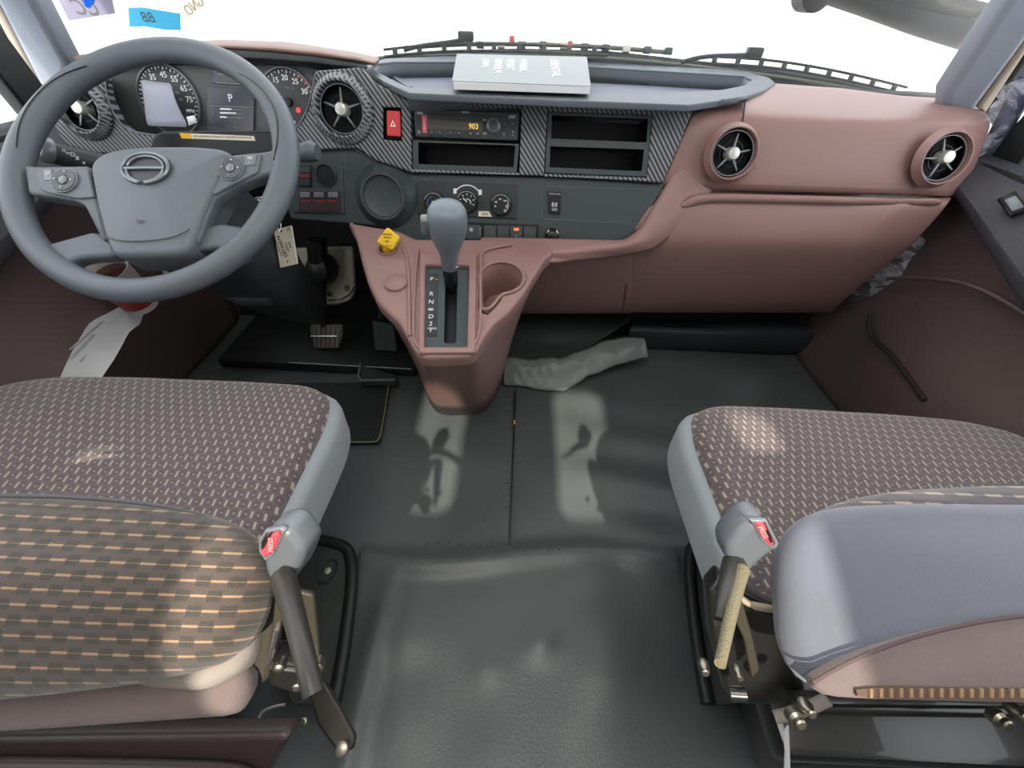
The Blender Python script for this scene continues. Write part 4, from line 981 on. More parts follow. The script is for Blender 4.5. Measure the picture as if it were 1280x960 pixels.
# toe board edge and raised ledges
tb_ = root('toe_board', (-.45, 1.0, .02), 'low dark step panel across the front of driver footwell', 'step panel')
tbo = box('step_panel', FLAT(0), -.82, -.27, .86, 1.09, .008, .035, RUB, tb_, .006)
tube('panel_bright_edge', [V((-.62, .862, .036)), V((-.28, .860, .036))], .0016, GRP, tb_, nurbs=False)
tube('panel_bright_edge', [py(430, 410, 1.06), py(449, 411, 1.06)], .002, SLG, tb_, nurbs=False)
FM_ = FLAT(.022)
dm = root('driver_floor_mat', FM_.w(*FM_.px(450, 520)), 'square-cornered black rubber mat beside the driver seat with pale edge', 'mat')
mpts = [(300, 478), (488, 478), (484, 498), (474, 552), (300, 553)]
ppx('mat_sheet', FM_, mpts, .010, RUB, dm, bev=.002, r=.008)
tube('mat_edge', [FM_.w(*FM_.px(*p), .001) for p in ((486, 480), (485, 490), (481, 515), (475, 546), (471, 552), (462, 553), (420, 553))], .0013, mat('edge_olive', (130, 128, 100), .5), dm, nurbs=False)
lg = ppx('mat_heel_ledge', FLAT(.045), [(447, 455), (496, 468), (496, 476), (452, 477)], .018, DK2, dm, bev=.004, r=.004)
tube('ledge_edge', [FLAT(.046).w(*FLAT(.046).px(*p), .001) for p in ((451, 455), (448, 470), (452, 476), (494, 475))], .003, mat('ledge_green_grey', (96, 104, 98), .5), dm, nurbs=False)

# folded vinyl flap in front of the passenger, hump of the engine cover behind it
EH = root('engine_cover_hump', (.12, .95, .06), 'smooth dark hump of the engine cover under the dashboard', 'cover')
hb_ = rows([(625, 394, 1.10), (700, 392, 1.10), (790, 394, 1.10)], [(630, 400, 1.02), (700, 400, 1.03), (785, 402, 1.04)], [(632, 430, .96), (690, 432, .96), (750, 424, .98)], [(634, 452, .90), (690, 451, .90), (726, 440, .93)], [(636, 460, .90), (690, 460, .89), (730, 448, .92)])
patch('hump_shell', hb_, mat('smooth_dark_vinyl', (52, 58, 58), .35, bump=.1, bscale=60), EH, N=24, thick=.01, sub=2)
FP = root('vinyl_flap', py(720, 455, .86), 'folded-back grey vinyl flap with a ragged edge on the floor', 'flap')
fl_rows = [[(628, 446, .905), (660, 449, .90), (700, 447, .90), (725, 440, .92), (750, 428, .95), (780, 420, .97), (806, 424, .97)],
           [(630, 456, .88), (662, 458, .875), (702, 455, .875), (728, 449, .89), (755, 438, .92), (785, 430, .94), (808, 432, .95)],
           [(630, 468, .865), (662, 470, .86), (702, 470, .86), (730, 462, .875), (757, 448, .90), (786, 440, .92), (809, 440, .935)],
           [(629, 480, .845), (660, 483, .835), (686, 489, .825), (706, 489, .825), (730, 473, .855), (760, 460, .885), (788, 451, .91), (811, 446, .93)]]
def wr(co): return co + V((0, 0, .006*noise.noise(co*22) + .003*noise.noise(co*60)))
fpm = patch('flap_sheet', rows(*fl_rows), mat('grey_flap_vinyl', (112, 118, 116), .42, bump=.5, bscale=150), FP, N=36, thick=.003, sub=2, fn=wr)
bm = bmesh.new()
for k_ in range(9):
    p_ = V(py(640+k_*10, 484+[0, 2, 4, 5, 6, 6, 5, 1, -5][k_], .835)); nick(bm, (p_.x, p_.y-.004, p_.z-.004), (-.5, -1, 0), .012, .004, .006)
o_ = bmo('edge_nicks', bm, mat('vinyl_nick', (96, 102, 102), .4), None, FP, False); o_['kind'] = 'stuff'
pfm = root('passenger_heater_duct', py(950, 420, 1.06), 'dark heater duct ledge along the passenger firewall', 'duct')
patch('duct_shell', rows([(790, 400, 1.10), (900, 402, 1.10), (1030, 404, 1.09)], [(788, 405, 1.03), (900, 410, 1.03), (1020, 412, 1.03)], [(786, 423, 1.02), (900, 428, 1.02), (1010, 432, 1.02)], [(786, 436, 1.05), (900, 440, 1.05), (1010, 444, 1.05)]), DK2, pfm, N=20, thick=.01, sub=2)

# ================================================================== seats
def seat(side_, label):
    s = side_; nm = 'driver_chair' if s < 0 else 'passenger_chair'
    rt = root(nm, (s*.53, .22, .012), label, 'seat')
    q = lambda a, b: (s*a, b)
    f = FLAT(.345)
    oc = [q(.272, .13), q(.276, .22), q(.272, .40), q(.285, .462), q(.33, .484), q(.45, .488), q(.60, .486), q(.72, .476), q(.79, .45), q(.815, .38), q(.815, .13)]
    if s < 0: oc = oc[::-1]
    def fz(c): return .016*math.exp(-((abs(c.x)-.30)/.05)**2)*0 - .018*math.exp(-(((abs(c.x)-.53)/.17)**2 + ((c.y-.22)/.2)**2)) - .020*max(0, c.y-.38)**1.3*6*(1 if c.z > -.04 else 0)
    top_ = pad('cushion_cover', f, rnd(oc, .03, 4), .060, .026, .010, FAB, rt, rings=9, fz=fz)
    # grey side cloth, seen below the seam on the inner face
    os_ = [q(.268, .11), q(.262, .22), q(.256, .40), q(.270, .464), q(.33, .486), q(.60, .488), q(.79, .454), q(.825, .38), q(.825, .11)]
    if s < 0: os_ = os_[::-1]
    sd_ = pad('cushion_side', FLAT(.322), rnd(os_, .03, 4), .085, .016, 0, SIDE, rt, rings=2)
    # steel pan and riser
    box('seat_pan', FLAT(0), *sorted((s*.30, s*.80)), .06, .44, .20, .24, BMT, rt, .01)
    rs_ = box('seat_riser', FLAT(0), *sorted((s*.36, s*.80)), .06, .42, .035, .20, BMT, rt, .012)
    return rt
def backrest(rt, s, outline, z0, mats_):
    pass
DS = seat(-1, 'driver seat in patterned brown-grey cloth behind the steering wheel')
PS = seat(1, 'passenger seat with grey velour seat back rear on the right side')
# backrests, tipped forward over the cushions
QL = Fr((0, .05, .455), X, (0, .17, .075))
lo = [(-330, 640), (-250, 618), (0, 615), (100, 620), (200, 631), (252, 644), (286, 662), (306, 688), (313, 722), (310, 752), (300, 785), (284, 814), (252, 839), (222, 850), (140, 869), (0, 886), (-200, 905), (-330, 880)]
bk = pad('backrest', QL, rnd(QL.pl(lo), .02, 4)[::-1], .060, .030, .012, FABB, DS, rings=8)
tube('backrest_piping', [QL.w(*QL.px(*p), -.008) for p in ((-250, 619), (0, 616), (100, 620), (180, 628), (240, 639), (268, 649))], .0018, mat('piping_dark', (84, 82, 84), .8), bk, rads=[1, 1, 1, .9, .6, .1])
QL2 = QL.off(-.045)
pad('backrest_lower_cloth', QL2, rnd(QL2.pl([(150, 700), (318, 700), (322, 760), (306, 820), (290, 845), (262, 862), (238, 870), (200, 868), (150, 862)]), .012, 3)[::-1], .04, .014, .004, LGT, DS, rings=4)
QL3 = QL.off(-.060)
pad('backrest_skirt', QL3, rnd(QL3.pl([(-300, 800), (290, 800), (306, 850), (304, 868), (296, 884), (286, 900), (0, 920), (-300, 930)]), .012, 3)[::-1], .03, .012, .003, FLAP, DS, rings=4)
QR = Fr((0, .05, .455), X, (0, .17, .075))
ro = [(1600, 640), (1500, 630), (1280, 628), (1150, 627), (1062, 631), (1020, 643), (996, 664), (986, 692), (985, 750), (989, 800), (1002, 838), (1030, 868), (1100, 874), (1280, 880), (1600, 880)]
QF = QR.off(-.020)
ro2 = [(1600, 620), (1500, 606), (1280, 602), (1150, 608), (1080, 621), (1036, 640), (1018, 665), (1015, 700), (1015, 760), (1024, 820), (1050, 850), (1280, 860), (1600, 860)]
pad('backrest_front', QF, rnd(QF.pl(ro2), .02, 4), .045, .020, .004, FABS, PS, rings=5)
bkr = pad('backrest_rear', QR, rnd(QR.pl(ro), .02, 4), .03, .014, .010, SHEL, PS, rings=8)
# felt flap with its wavy top seam and the zip below
fpf = QR.off(.0105)
def flz(x): return 0
fo = [(1010, 852), (1050, 828), (1110, 804), (1180, 783), (1280, 766), (1400, 760), (1600, 758), (1600, 885), (1280, 880), (1100, 876), (1034, 872)]
flp = pad('backrest_flap', fpf, rnd(fpf.pl(fo), .010, 3), .012, .004, .003, FLAP, PS, rings=6)
zf = fpf.off(.003)
zt = ppx('zip_tape', zf, [(1070, 862), (1110, 858), (1280, 862), (1400, 864), (1400, 878), (1280, 876), (1110, 872), (1072, 870)], .002, mat('zip_tape_brown', (84, 66, 52), .8), PS)
for k_ in range(26):
    x_ = 1088 + k_*12.6; ppx('zip_tooth', zf.off(.0015), [(x_, 861), (x_+4.2, 861), (x_+4.2, 873), (x_, 873)], .003, mat('zip_teeth_tan', (134, 108, 80), .6), zt, bev=.0006)
tube('flap_seam', [fpf.w(*fpf.px(*p), .0025) for p in ((1012, 852), (1050, 828), (1110, 804), (1180, 783), (1280, 766), (1400, 760))], .0012, mat('seam_brown_dark', (84, 70, 70), .9), PS)

# hinges and brackets
def pzl(L, z): return [pz(x, y, z) for x, y in L]
def brk(name, parent, pts, t, m, bev=.002, fr=None, r=.004):
    return ppx(name, fr, pts, t, m, parent, bev=bev, r=r)
HL = Fr((-.24, .06, .36), (1, .25, 0), (0, .5, .8))
brk('hinge_cover', DS, [(318, 742), (336, 738), (356, 742), (348, 790), (338, 850), (316, 868), (280, 872), (300, 830)], .02, mat('hinge_cover_dark', (58, 56, 48), .5), .006, HL)
brk('hinge_arm', DS, [(344, 744), (370, 738), (392, 744), (398, 800), (402, 856), (392, 862), (378, 826), (364, 780), (358, 752), (348, 800), (342, 838), (334, 838), (338, 800)], .006, OLV, .0015, HL.off(.012), .003)
tube('bright_edge', [HL.w(*HL.px(*p), .014) for p in ((354, 770), (350, 790), (344, 812))], .0022, CHR, DS)
brk('bracket_block', DS, [(336, 832), (388, 838), (386, 866), (372, 872), (334, 858)], .03, BMT, .004, HL.off(.006))
brk('lower_link', DS, [(384, 862), (404, 850), (428, 890), (444, 920), (440, 938), (420, 940), (396, 906)], .012, mat('link_dark_brown', (46, 42, 36), .35), .003, Fr((0, .05, .22), (1, 0, 0), (0, 1, .2)))
BFm = Fr((0, .06, .23), (1, 0, 0), (0, 1, .2))
for x_, y_, r_ in ((350, 833, .007), (396, 833, .009), (372, 856, .006), (427, 936, .011), (380, 902, .006), (346, 912, .006)):
    f_ = HL.off(.018) if y_ < 880 else BFm.off(.012)
    a_, b_ = f_.px(x_, y_); lathe('hinge_bolt', f_.at(a_, b_), [(r_*.6, -.006), (r_*.6, .003), (r_*.4, .004), (0, .004)], BOLT, DS, n=16)
tube('release_wire', [BFm.w(*BFm.px(*p), .02) for p in ((334, 898), (334, 888), (348, 882), (366, 880))], .0016, SIL, DS)
# rear frame rail under the driver backrest
RL = Fr((0, -.01, .24), X, (0, .6, .8))
brk('frame_rail', DS, [(-300, 925), (352, 918), (362, 924), (340, 962), (320, 1000), (-300, 1000)], .02, mat('rail_dark', (56, 46, 44), .4), .006, RL)
tube('rail_edge', [RL.w(*RL.px(*p), .006) for p in ((-300, 948), (0, 946), (200, 950), (300, 952), (322, 960), (330, 985))], .006, mat('rail_dark', (56, 46, 44), .4), DS)

HRt = Fr((.25, .07, .34), (1, -.25, 0), (0, .5, .8))
brk('hinge_cover', PS, [(884, 740), (900, 722), (926, 742), (990, 774), (992, 830), (1010, 866), (980, 884), (930, 884), (905, 866), (888, 800)], .025, BMT, .006, HRt.off(-.01))
brk('hinge_arm', PS, [(908, 742), (926, 744), (942, 800), (950, 838), (940, 850), (930, 800), (916, 770)], .006, OLV, .0015, HRt.off(.012), .003)
brk('curved_edge', PS, [(918, 750), (944, 764), (990, 772), (992, 766), (940, 756), (924, 744)], .006, mat('edge_beige', (150, 138, 120), .6), .0015, HRt.off(.008), .002)
tube('lower_trim', [HRt.w(*HRt.px(*p), .006) for p in ((965, 888), (990, 884), (1010, 876), (1030, 866))], .005, LGT, PS)
for x_, y_, r_ in ((881, 838, .008), (924, 844, .007), (1012, 889, .008), (998, 902, .010), (1255, 903, .010), (1276, 893, .008)):
    f_ = HRt.off(.016) if y_ < 880 else Fr((0, .0, .33), X, (0, .6, .8))
    a_, b_ = f_.px(x_, y_); lathe('hinge_bolt', f_.at(a_, b_), [(r_*.6, -.008), (r_*.6, -.002), (r_*.42, 0), (r_*.42, .003), (r_*.3, .004), (0, .004)], BOLT, PS, n=16)
tube('hinge_pin', [HRt.w(*HRt.px(*p), .018) for p in ((905, 844), (924, 845))], .006, BMT, PS, nurbs=False)
RR = Fr((0, -.01, .26), X, (0, .6, .8))
brk('frame_rail', PS, [(1000, 884), (1600, 890), (1600, 905), (1004, 898)], .02, BMT, .004, RR)

# belt buckles on their stalks
def buckle(label, px_face, red, stalk, F0, s):
    c_ = sum(p[0] for p in px_face)/len(px_face), sum(p[1] for p in px_face)/len(px_face)
    p0 = V(py(*c_, F0)); ttl = root('seat_belt_buckle', V(py(*stalk[-1])), label, 'buckle', 'seat belt buckles beside the seats')
    fb = Fr(p0, V(py(*px_face[1], F0))-V(py(*px_face[0], F0)), V((0, .35, .94)))
    bd = ppx('buckle_body', fb, px_face, .028, mat('buckle_grey', (92, 98, 104), .4, bump=.1), ttl, bev=.006, r=.006)
    rp = ppx('release_button', fb.off(.0025), red, .006, mat('buckle_red', (232, 72, 84), .4), bd, bev=.0015, r=.002)
    return ttl, fb, bd
t1, f1_, b1_ = buckle('grey seat belt buckle with red button beside driver seat back', [(331, 664), (350, 661), (362, 666), (380, 690), (377, 704), (366, 728), (352, 736), (338, 730), (330, 718), (325, 690), (324, 678)],
       [(333, 670), (347, 666), (349, 672), (341, 690), (333, 697), (326, 694), (325, 688)], [(352, 728, .12), (372, 770, .09), (380, 830, .06)], .135, -1)
ppx('buckle_slot', f1_.off(.003), [(327, 678), (336, 668), (339, 669), (330, 685), (327, 688)], .004, BLK, b1_)
ppx('buckle_rim', f1_.off(.0012), [(323, 690), (323, 676), (331, 663), (350, 660), (356, 664), (342, 694), (332, 702)], .004, SLG, b1_, [[(326, 690), (326, 679), (333, 667), (350, 664), (351, 668), (341, 691), (331, 698)]], bev=.001)
tpx('button_lettering', f1_.off(.003), 'PRESS', 339, 681, .0055, mat('faded_red', (250, 150, 150), .5), b1_, rot=R(60))
tube('buckle_stalk', [V(py(354, 722, .125)), V(py(366, 760, .10)), V(py(376, 800, .075)), V(py(392, 868, .05))], .0062, mat('stalk_black', (44, 44, 40), .45), t1, rads=[1.5, 1.2, 1, 1])
t2, f2_, b2_ = buckle('grey seat belt buckle with red button beside passenger seat back', [(940, 652), (958, 652), (970, 676), (972, 688), (952, 704), (936, 720), (920, 716), (910, 704), (908, 688), (922, 668)],
       [(943, 653), (955, 654), (968, 680), (964, 684), (952, 672)], [(922, 712, .13), (908, 780, .09), (900, 830, .07)], .150, 1)
ppx('buckle_slot', f2_.off(.003), [(957, 664), (960, 664), (966, 678), (963, 679)], .004, BLK, b2_)
ppx('buckle_rim', f2_.off(.0012), [(938, 651), (959, 651), (974, 680), (970, 687), (956, 678)], .004, SLG, b2_, [[(943, 653), (956, 654), (969, 680), (966, 684), (953, 673)]], bev=.001)
tpx('button_lettering', f2_.off(.003), 'PRESS', 953, 665, .005, mat('faded_red', (250, 150, 150), .5), b2_, rot=R(-58))
tube('webbing_strap', [V(py(928, 712, .137)), V(py(918, 745, .115)), V(py(909, 790, .09)), V(py(900, 830, .07))], .0048, mat('olive_webbing', (112, 106, 82), .7, bump=1, bscale=700), t2, rads=[1.1, .9, .8, .7])
tube('buckle_stalk', [V(py(918, 706, .145)), V(py(908, 735, .12)), V(py(900, 775, .10))], .007, mat('stalk_black', (44, 44, 40), .45), t2, rads=[1.3, 1.0, .6])

# floor plates at the inner seat edges
for s_, pts_, lbl in ((-1, [(360, 672), (428, 676), (438, 690), (441, 720), (434, 780), (424, 850), (416, 880), (360, 880)], 'dark steel floor plate with oval bolt recess left of aisle'),
                      (1, [(900, 672), (868, 676), (860, 690), (866, 760), (876, 830), (886, 880), (930, 880)], 'dark steel seat rail base on the passenger aisle side')):
    ff = FLAT(.030); rt_ = root('seat_base_plate', ff.w(*ff.px(*pts_[3])), lbl, 'plate')
    ppx('plate_sheet', ff, pts_, .018, mat('plate_grey', (62, 66, 64), .4), rt_, bev=.003, r=.015)
    ed = pts_[:7] if s_ < 0 else pts_[:6]
    tube('rubber_border', [ff.w(*ff.px(*p), -.002) for p in ed], .011, RUB, rt_)
    if s_ < 0:
        a_, b_ = ff.px(410, 714)
        lathe('oval_recess', ff.at(a_, b_, 0, R(-8)), [(.016, .0), (.0155, .003), (.0135, .0025), (.012, -.002), (0, -.002)], DK2, rt_, n=28, sy=1.5)
        lathe('recess_bolt', ff.at(a_, b_), [(.006, -.002), (.006, .003), (.003, .005), (0, .005)], MET, rt_, n=16)
    else:
        tube('rail_bright_edge', [ff.w(*ff.px(*p), .006) for p in ((884, 695), (887, 720), (891, 760))], .002, SIL, rt_, nurbs=False)
        for x_, y_ in ((884, 700), (897, 724)):
            a_, b_ = ff.px(x_, y_); lathe('rail_bolt', ff.at(a_, b_), [(.009, 0), (.009, .004), (.005, .007), (0, .007)], MET, rt_, n=16)

# ================================================================== things on and around the dash
# booklet lying on the tray
BK0 = [pz(566, 100, .700), pz(739, 106, .700), pz(733, 71, .708), pz(571, 67, .708)]
bo = root('booklet', (BK0[0]+BK0[1])/2, 'pale grey manual booklet with white upside-down print lying on tray', 'booklet')
bfr = Fr(BK0[0], BK0[1]-BK0[0], BK0[3]-BK0[0])
bcov = ppx('booklet_cover', bfr, [(565, 101), (738.5, 107.5), (733.5, 71), (571, 67)], .0012, mat('booklet_pale', (132, 142, 144), .5), bo, r=.004)
ppx('booklet_pages', bfr.off(-.0013), [(567, 103), (738, 109), (733, 73), (571, 69)], .009, PAP, bo)
ppx('booklet_back', bfr.off(-.0105), [(565, 101), (738.5, 107.5), (733.5, 71), (571, 67)], .0015, mat('booklet_edge', (168, 178, 150), .5), bo, r=.004)
for s_, x_, y_, z_ in (('OWN', 607, 74, .030), ('DRIVER M', 623, 74, .030), ('OPERAT', 638, 74, .030), ('MANUAL', 654, 74, .030), ('ESSENTIAL', 692, 75, .034)):
    a0, b0 = bfr.px(x_, y_); a1, b1 = bfr.px(x_ + (x_-652)*.10, 100); tpx('cover_lettering', bfr.off(.0002), s_, x_, y_, z_*.66, mat('bright_white_print', (250, 252, 250), .5), bcov, rot=math.atan2(b1-b0, a1-a0), align='LEFT', sx=1.9)
# warm labels stuck on the windscreen (written side out, so mirrored from inside)
def sticker(pts, m, label, txt, tx, ty, ts, inkm, rot=0, extra=None):
    fs = WS.off(.001); c_ = fs.px(tx, ty); rt_ = root('windscreen_label', fs.w(*c_), label, 'paper label')
    sh_ = ppx('label_sheet', fs, pts, .0008, m, rt_)
    o_ = text('label_lettering', fs, txt, c_[0], c_[1], ts, inkm, rt_, sx=-1, rot=rot)
    return rt_, fs, sh_
def glow_paper(name, rgb, t=.6):
    M = bpy.data.materials.new(name); M.use_nodes = True; nt = M.node_tree; nt.nodes.clear(); o = nt.nodes.new('ShaderNodeOutputMaterial')
    d = nt.nodes.new('ShaderNodeBsdfDiffuse'); tr = nt.nodes.new('ShaderNodeBsdfTranslucent'); mx = nt.nodes.new('ShaderNodeMixShader'); mx.inputs[0].default_value = t
    d.inputs[0].default_value = tr.inputs[0].default_value = lin(rgb); nt.links.new(d.outputs[0], mx.inputs[1]); nt.links.new(tr.outputs[0], mx.inputs[2]); nt.links.new(mx.outputs[0], o.inputs[0]); return M
rt_, fs, sh_ = sticker([(73, 0), (66, -30), (132, -40), (144, 17), (86, 26)], glow_paper('lilac_paper', (158, 156, 176), .35), 'pale lilac paper label with blue dot at windscreen left corner', 'CC', 107, 10, .040, mat('faded_ink', (90, 92, 94), .7))
ppx('blue_dot', fs.off(.0012), [(104, -10), (116, -12), (118, 2), (111, 10), (106, 8), (104, 0)], .001, glow_paper('blue_paper', (30, 90, 235), .3), rt_, r=.008)
sticker([(160, 10), (176, 9), (225, 17), (226, 38), (204, 37), (180, 33), (162, 34)], glow_paper('cyan_paper', (120, 208, 232), .5), 'light blue paper label reading BB on the windscreen', 'BB', 185, 22, .026, mat('faded_ink', (90, 92, 94), .7))
sticker([(219, 6), (226, 4), (262, -14), (266, -4), (232, 22)], glow_paper('pale_pink_paper', (246, 238, 238), .6), 'faint white paper label reading OND beside the blue one', 'GNO', 243, 8, .024, mat('faded_yellow_ink', (196, 176, 110), .7), rot=R(25))

# cowl and wipers outside the glass
CWF = Fr((0, 1.33, .68), X, (0, .25, 1))
cw = root('wiper_cowl', (0, 1.33, .66), 'black slotted cowl panel outside along the windscreen base', 'cowl')
ppx('cowl_panel', CWF, [(440, 90), (455, 72), (500, 66), (560, 62), (650, 60), (760, 63), (880, 76), (960, 85), (1050, 100), (1120, 116), (1000, 120), (640, 100)], .05, DK2, cw, bev=.004)
tube('cowl_strip', [CWF.w(*CWF.px(*p), .006) for p in ((470, 73), (560, 69), (650, 68), (780, 73), (900, 87), (1000, 100), (1090, 116))], .0035, mat('cowl_grey_strip', (104, 108, 92), .4), cw)
tube('cowl_strip', [CWF.w(*CWF.px(*p), .006) for p in ((470, 79), (560, 75), (650, 74), (780, 80), (900, 93), (1000, 107))], .0028, RUB, cw)
tube('cowl_grille_bar', [CWF.w(*CWF.px(*p), .0) for p in ((505, 60), (560, 55), (640, 54), (760, 58), (840, 66))], .005, mat('cowl_bar', (90, 92, 84), .5), cw)
for k_ in range(10):
    x_ = 600 + k_*26; y_ = 57 + max(0, x_-680)*.05; box('cowl_clip', CWF.at(*CWF.px(x_, y_)), -.008, .010, -.006, .007, -.004, .012, mat('clip_pale', (205, 200, 190), .5) if k_ % 3 == 1 else DRK, cw, .001)
box('cowl_red_label', CWF.at(*CWF.px(712, 56)), -.005, .006, -.006, .006, -.004, .012, RED, cw, .001); box('cowl_red_label', CWF.at(*CWF.px(640, 50)), -.006, .006, -.006, .006, -.004, .012, RED, cw, .001)
def wiper(label, arm, blade, blk):
    wf_ = Fr((0, 1.30, .68), X, (0, .25, 1)); P_ = lambda L: [wf_.w(*wf_.px(*p)) for p in L]
    rt_ = root('windscreen_wiper', P_(blk)[0], label, 'wiper')
    tube('wiper_arm', P_(arm), .005, BLK, rt_); bl_ = P_(blade)
    tube('wiper_blade', [p + V((0, 0, -.008)) for p in bl_], .0035, BLK, rt_); tube('blade_spine', [p + V((0, 0, .006)) for p in bl_], .003, BLK, rt_)
    for i in range(9):
        t = (i+.5)/9; seg = resample(bl_, 100)[int(t*99)]; box('blade_claw', Fr(seg, X, Z), -.006, .006, -.010, .008, -.003, .003, DRK, rt_, .001)
    box('arm_block', Fr(P_(blk)[0], X, Z), -.022, .016, -.006, .014, -.012, .01, BLK, rt_, .004)
wiper('left windscreen wiper with black arm above the steering side', [(505, 63), (528, 54), (560, 56), (588, 47)], [(480, 66), (530, 60), (600, 57), (680, 60), (760, 64)], [(584, 48)])
wiper('right windscreen wiper reaching toward the passenger corner', [(852, 78), (884, 66), (915, 71), (944, 68)], [(880, 74), (950, 77), (1000, 84), (1060, 95), (1132, 113)], [(944, 68)])
# mirror arm crossing the upper right of the screen
ma = root('mirror_arm', py(1240, 30, 1.40), 'thick dark exterior mirror arm crossing the top right of windscreen', 'mirror arm')
tube('arm_tube', [py(1010, -28, 1.42), py(1080, -8, 1.41), py(1160, 18, 1.40), py(1260, 46, 1.38)], .042, mat('arm_dark', (20, 20, 20), .6), ma, rads=[.8, .9, 1, 1.1], nurbs=False, res=8)
tube('arm_rib', [py(1040, -30, 1.37), py(1120, -6, 1.37), py(1210, 18, 1.36), py(1262, 12, 1.36)], .012, mat('arm_grey_green', (34, 36, 32), .7), ma, nurbs=False)
lathe('arm_joint', Fr(py(1016, -8, 1.40), X, Z), [(.035, -.03), (.035, .03), (.02, .04), (0, .04)], mat('arm_dark', (62, 62, 60), .4), ma, n=28)

# plastic-wrapped grab handle by the passenger pillar
gh = root('grab_handle', pxx(1250, 150, .86), 'grab handle wrapped in clear crumpled plastic beside passenger pillar', 'handle')
hp_ = [pxx(1262, 95, .87), pxx(1258, 130, .865), pxx(1245, 165, .86), pxx(1232, 195, .86)]
hp_ = [py(1290, 95, .93), py(1268, 130, .93), py(1248, 168, .93), py(1232, 202, .93)]
tube('handle_bar', hp_, .016, mat('handle_dark', (70, 74, 96), .5), gh)
bm = bmesh.new(); L_ = []
rr_ = resample(hp_, 28)
for i, c_ in enumerate(rr_):
    ring = []
    for j in range(18):
        a = 2*math.pi*j/18; d = V((math.cos(a), .5*math.sin(a), .45*math.cos(a+.6)))
        ring.append(bm.verts.new(c_ + d*(.030 + .014*noise.noise(V((i*.5, j*.8, 1))))))
    L_.append(ring)
for P_, Q_ in zip(L_, L_[1:]):
    for j in range(18): bm.faces.new((P_[j], P_[(j+1) % 18], Q_[(j+1) % 18], Q_[j]))
bmo('plastic_wrap', bm, FILM, None, gh, True, 25)
def crumple(name, grid, m, parent, amp=.012, fr=18, N=24):
    def fn(co): return co + V((noise.noise(co*fr), noise.noise(co*fr+V((5, 1, 2))), noise.noise(co*fr+V((9, 3, 7)))))*amp
    o = patch(name, grid, m, parent, N=N, thick=0, sub=2, fn=fn)
    for p in o.data.polygons: p.use_smooth = False
    return o
pk = root('plastic_wrapper', py(1105, 345, .93), 'crumpled clear plastic in the gap between glove box and door', 'plastic wrapper')
crumple('wrapper_film', rows([(1148, 290, .92), (1160, 300, .90)], [(1118, 305, .92), (1150, 318, .90)], [(1085, 325, .93), (1130, 345, .90)], [(1062, 360, .95), (1105, 365, .92)], [(1060, 376, .96), (1085, 376, .94)]), FILM, pk, .012, 22, N=14)
pb = root('plastic_bag', py(1060, 930, .0), 'clear crinkled plastic bag under the rear of passenger seat', 'plastic bag')
gb_ = [[pz(x, y, z) for x, y, z in r_] for r_ in ([(996, 906, .10), (1040, 896, .12), (1060, 900, .12), (1090, 905, .08)], [(990, 930, .06), (1040, 925, .10), (1080, 930, .08), (1130, 940, .05)], [(985, 960, .04), (1040, 965, .06), (1100, 968, .06), (1180, 962, .03)], [(980, 1000, .03), (1040, 1010, .04), (1100, 1010, .04), (1200, 1000, .03)])]
crumple('bag_film', gb_, FILMD, pb, .016, 16, N=16)
ws_ = root('strip_card', pz(985, 930, .12), 'white strip of card standing under the passenger seat edge', 'card')
tagit(ppx('card_strip', Fr((0, .03, .2), X, (0, .5, .85)), [(980, 918), (986, 908), (988, 960), (990, 985), (980, 985), (982, 940)], .002, PAP, ws_))

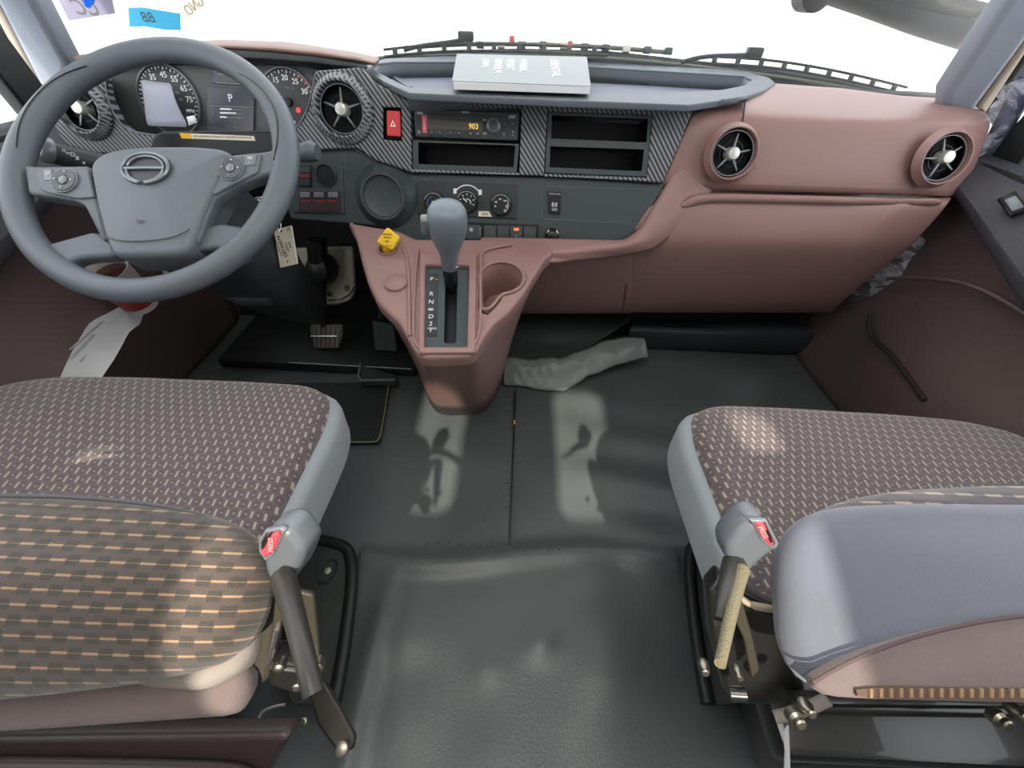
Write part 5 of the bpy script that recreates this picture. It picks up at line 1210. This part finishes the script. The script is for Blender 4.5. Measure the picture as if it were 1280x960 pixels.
# white wrapped sheets at the driver door foot and the drink cup in the door pocket
wsx = root('paper_bundle', py(110, 430, .60), 'white folded paper bundle between driver seat and door', 'paper')
crumple('bundle_sheet', rows([(150, 382, .74), (172, 376, .74), (178, 392, .74)], [(118, 398, .68), (150, 400, .68), (174, 404, .69)], [(80, 428, .62), (120, 430, .62), (152, 430, .62)], [(40, 466, .56), (90, 468, .56), (130, 470, .56)], [(0, 500, .5), (60, 505, .5), (110, 510, .5)]), PAP, wsx, .006, 20, N=14)
for q_ in ([(128, 402, .67), (60, 460, .56)], [(118, 418, .64), (86, 448, .58)], [(160, 392, .72), (100, 452, .58)]):
    tube('sheet_fold', [py(*p) for p in q_], .0014, mat('fold_shadow_grey', (170, 170, 176), .7), wsx, nurbs=False)
dc = root('drink_cup', py(130, 345, .69), 'paper cup with red print standing in driver door pocket', 'cup')
cf = Fr(py(129, 336, .69), X, (0, .95, .3))
lathe('cup_body', cf, [(.030, -.10), (.0385, -.004), (.040, 0), (.0415, .001), (.0415, -.002), (.037, -.003), (.030, -.06), (0, -.06)], mat('cup_white', (206, 200, 196), .4), dc, n=36)
lathe('cup_red_band', cf, [(.0322, -.085), (.0362, -.045), (.0366, -.045), (.0326, -.086)], mat('cup_red', (150, 50, 46), .5), dc, n=36)
lathe('cup_drink', cf, [(.034, -.018), (.02, -.015), (0, -.016)], mat('coffee_brown', (60, 34, 24), .2), dc, n=28)
# door details: shoulder crease, lower pocket line, switch
d2 = bpy.data.objects['door_2']
pl_ = lambda L, X_: [pxx(x, y, X_) for x, y in L]
tube('pocket_line', pl_([(1088, 394), (1084, 410), (1090, 425), (1108, 438), (1124, 456), (1140, 478), (1156, 500)], .845), .005, mat('door_dark_line', (34, 26, 28), .7), d2)
tube('panel_crease', pl_([(1110, 348), (1160, 346), (1210, 352), (1250, 372), (1290, 398)], .845), .004, BRD, d2)
swf = Fr(pxx(1265, 256, .835), (0, -1, -.35), (.35, .15, .5))
sb_ = box('window_switch_base', swf, -.022, .022, -.010, .012, -.004, .004, GLB, d2, .002)
box('window_switch', swf, -.010, .018, -.006, .008, .002, .009, SLG, sb_, .002)

dl = root('added_fill_lamp', (0, -.05, 1.475), 'flat housing added on the ceiling for the unseen fill light', 'lamp')  # added housing for the interior fill light, out of view
box('fill_lamp_housing', FLAT(0), -.37, .37, -.29, .19, 1.478, 1.499, mat('fill_lamp_housing', (220, 218, 210), .5), dl, .003)
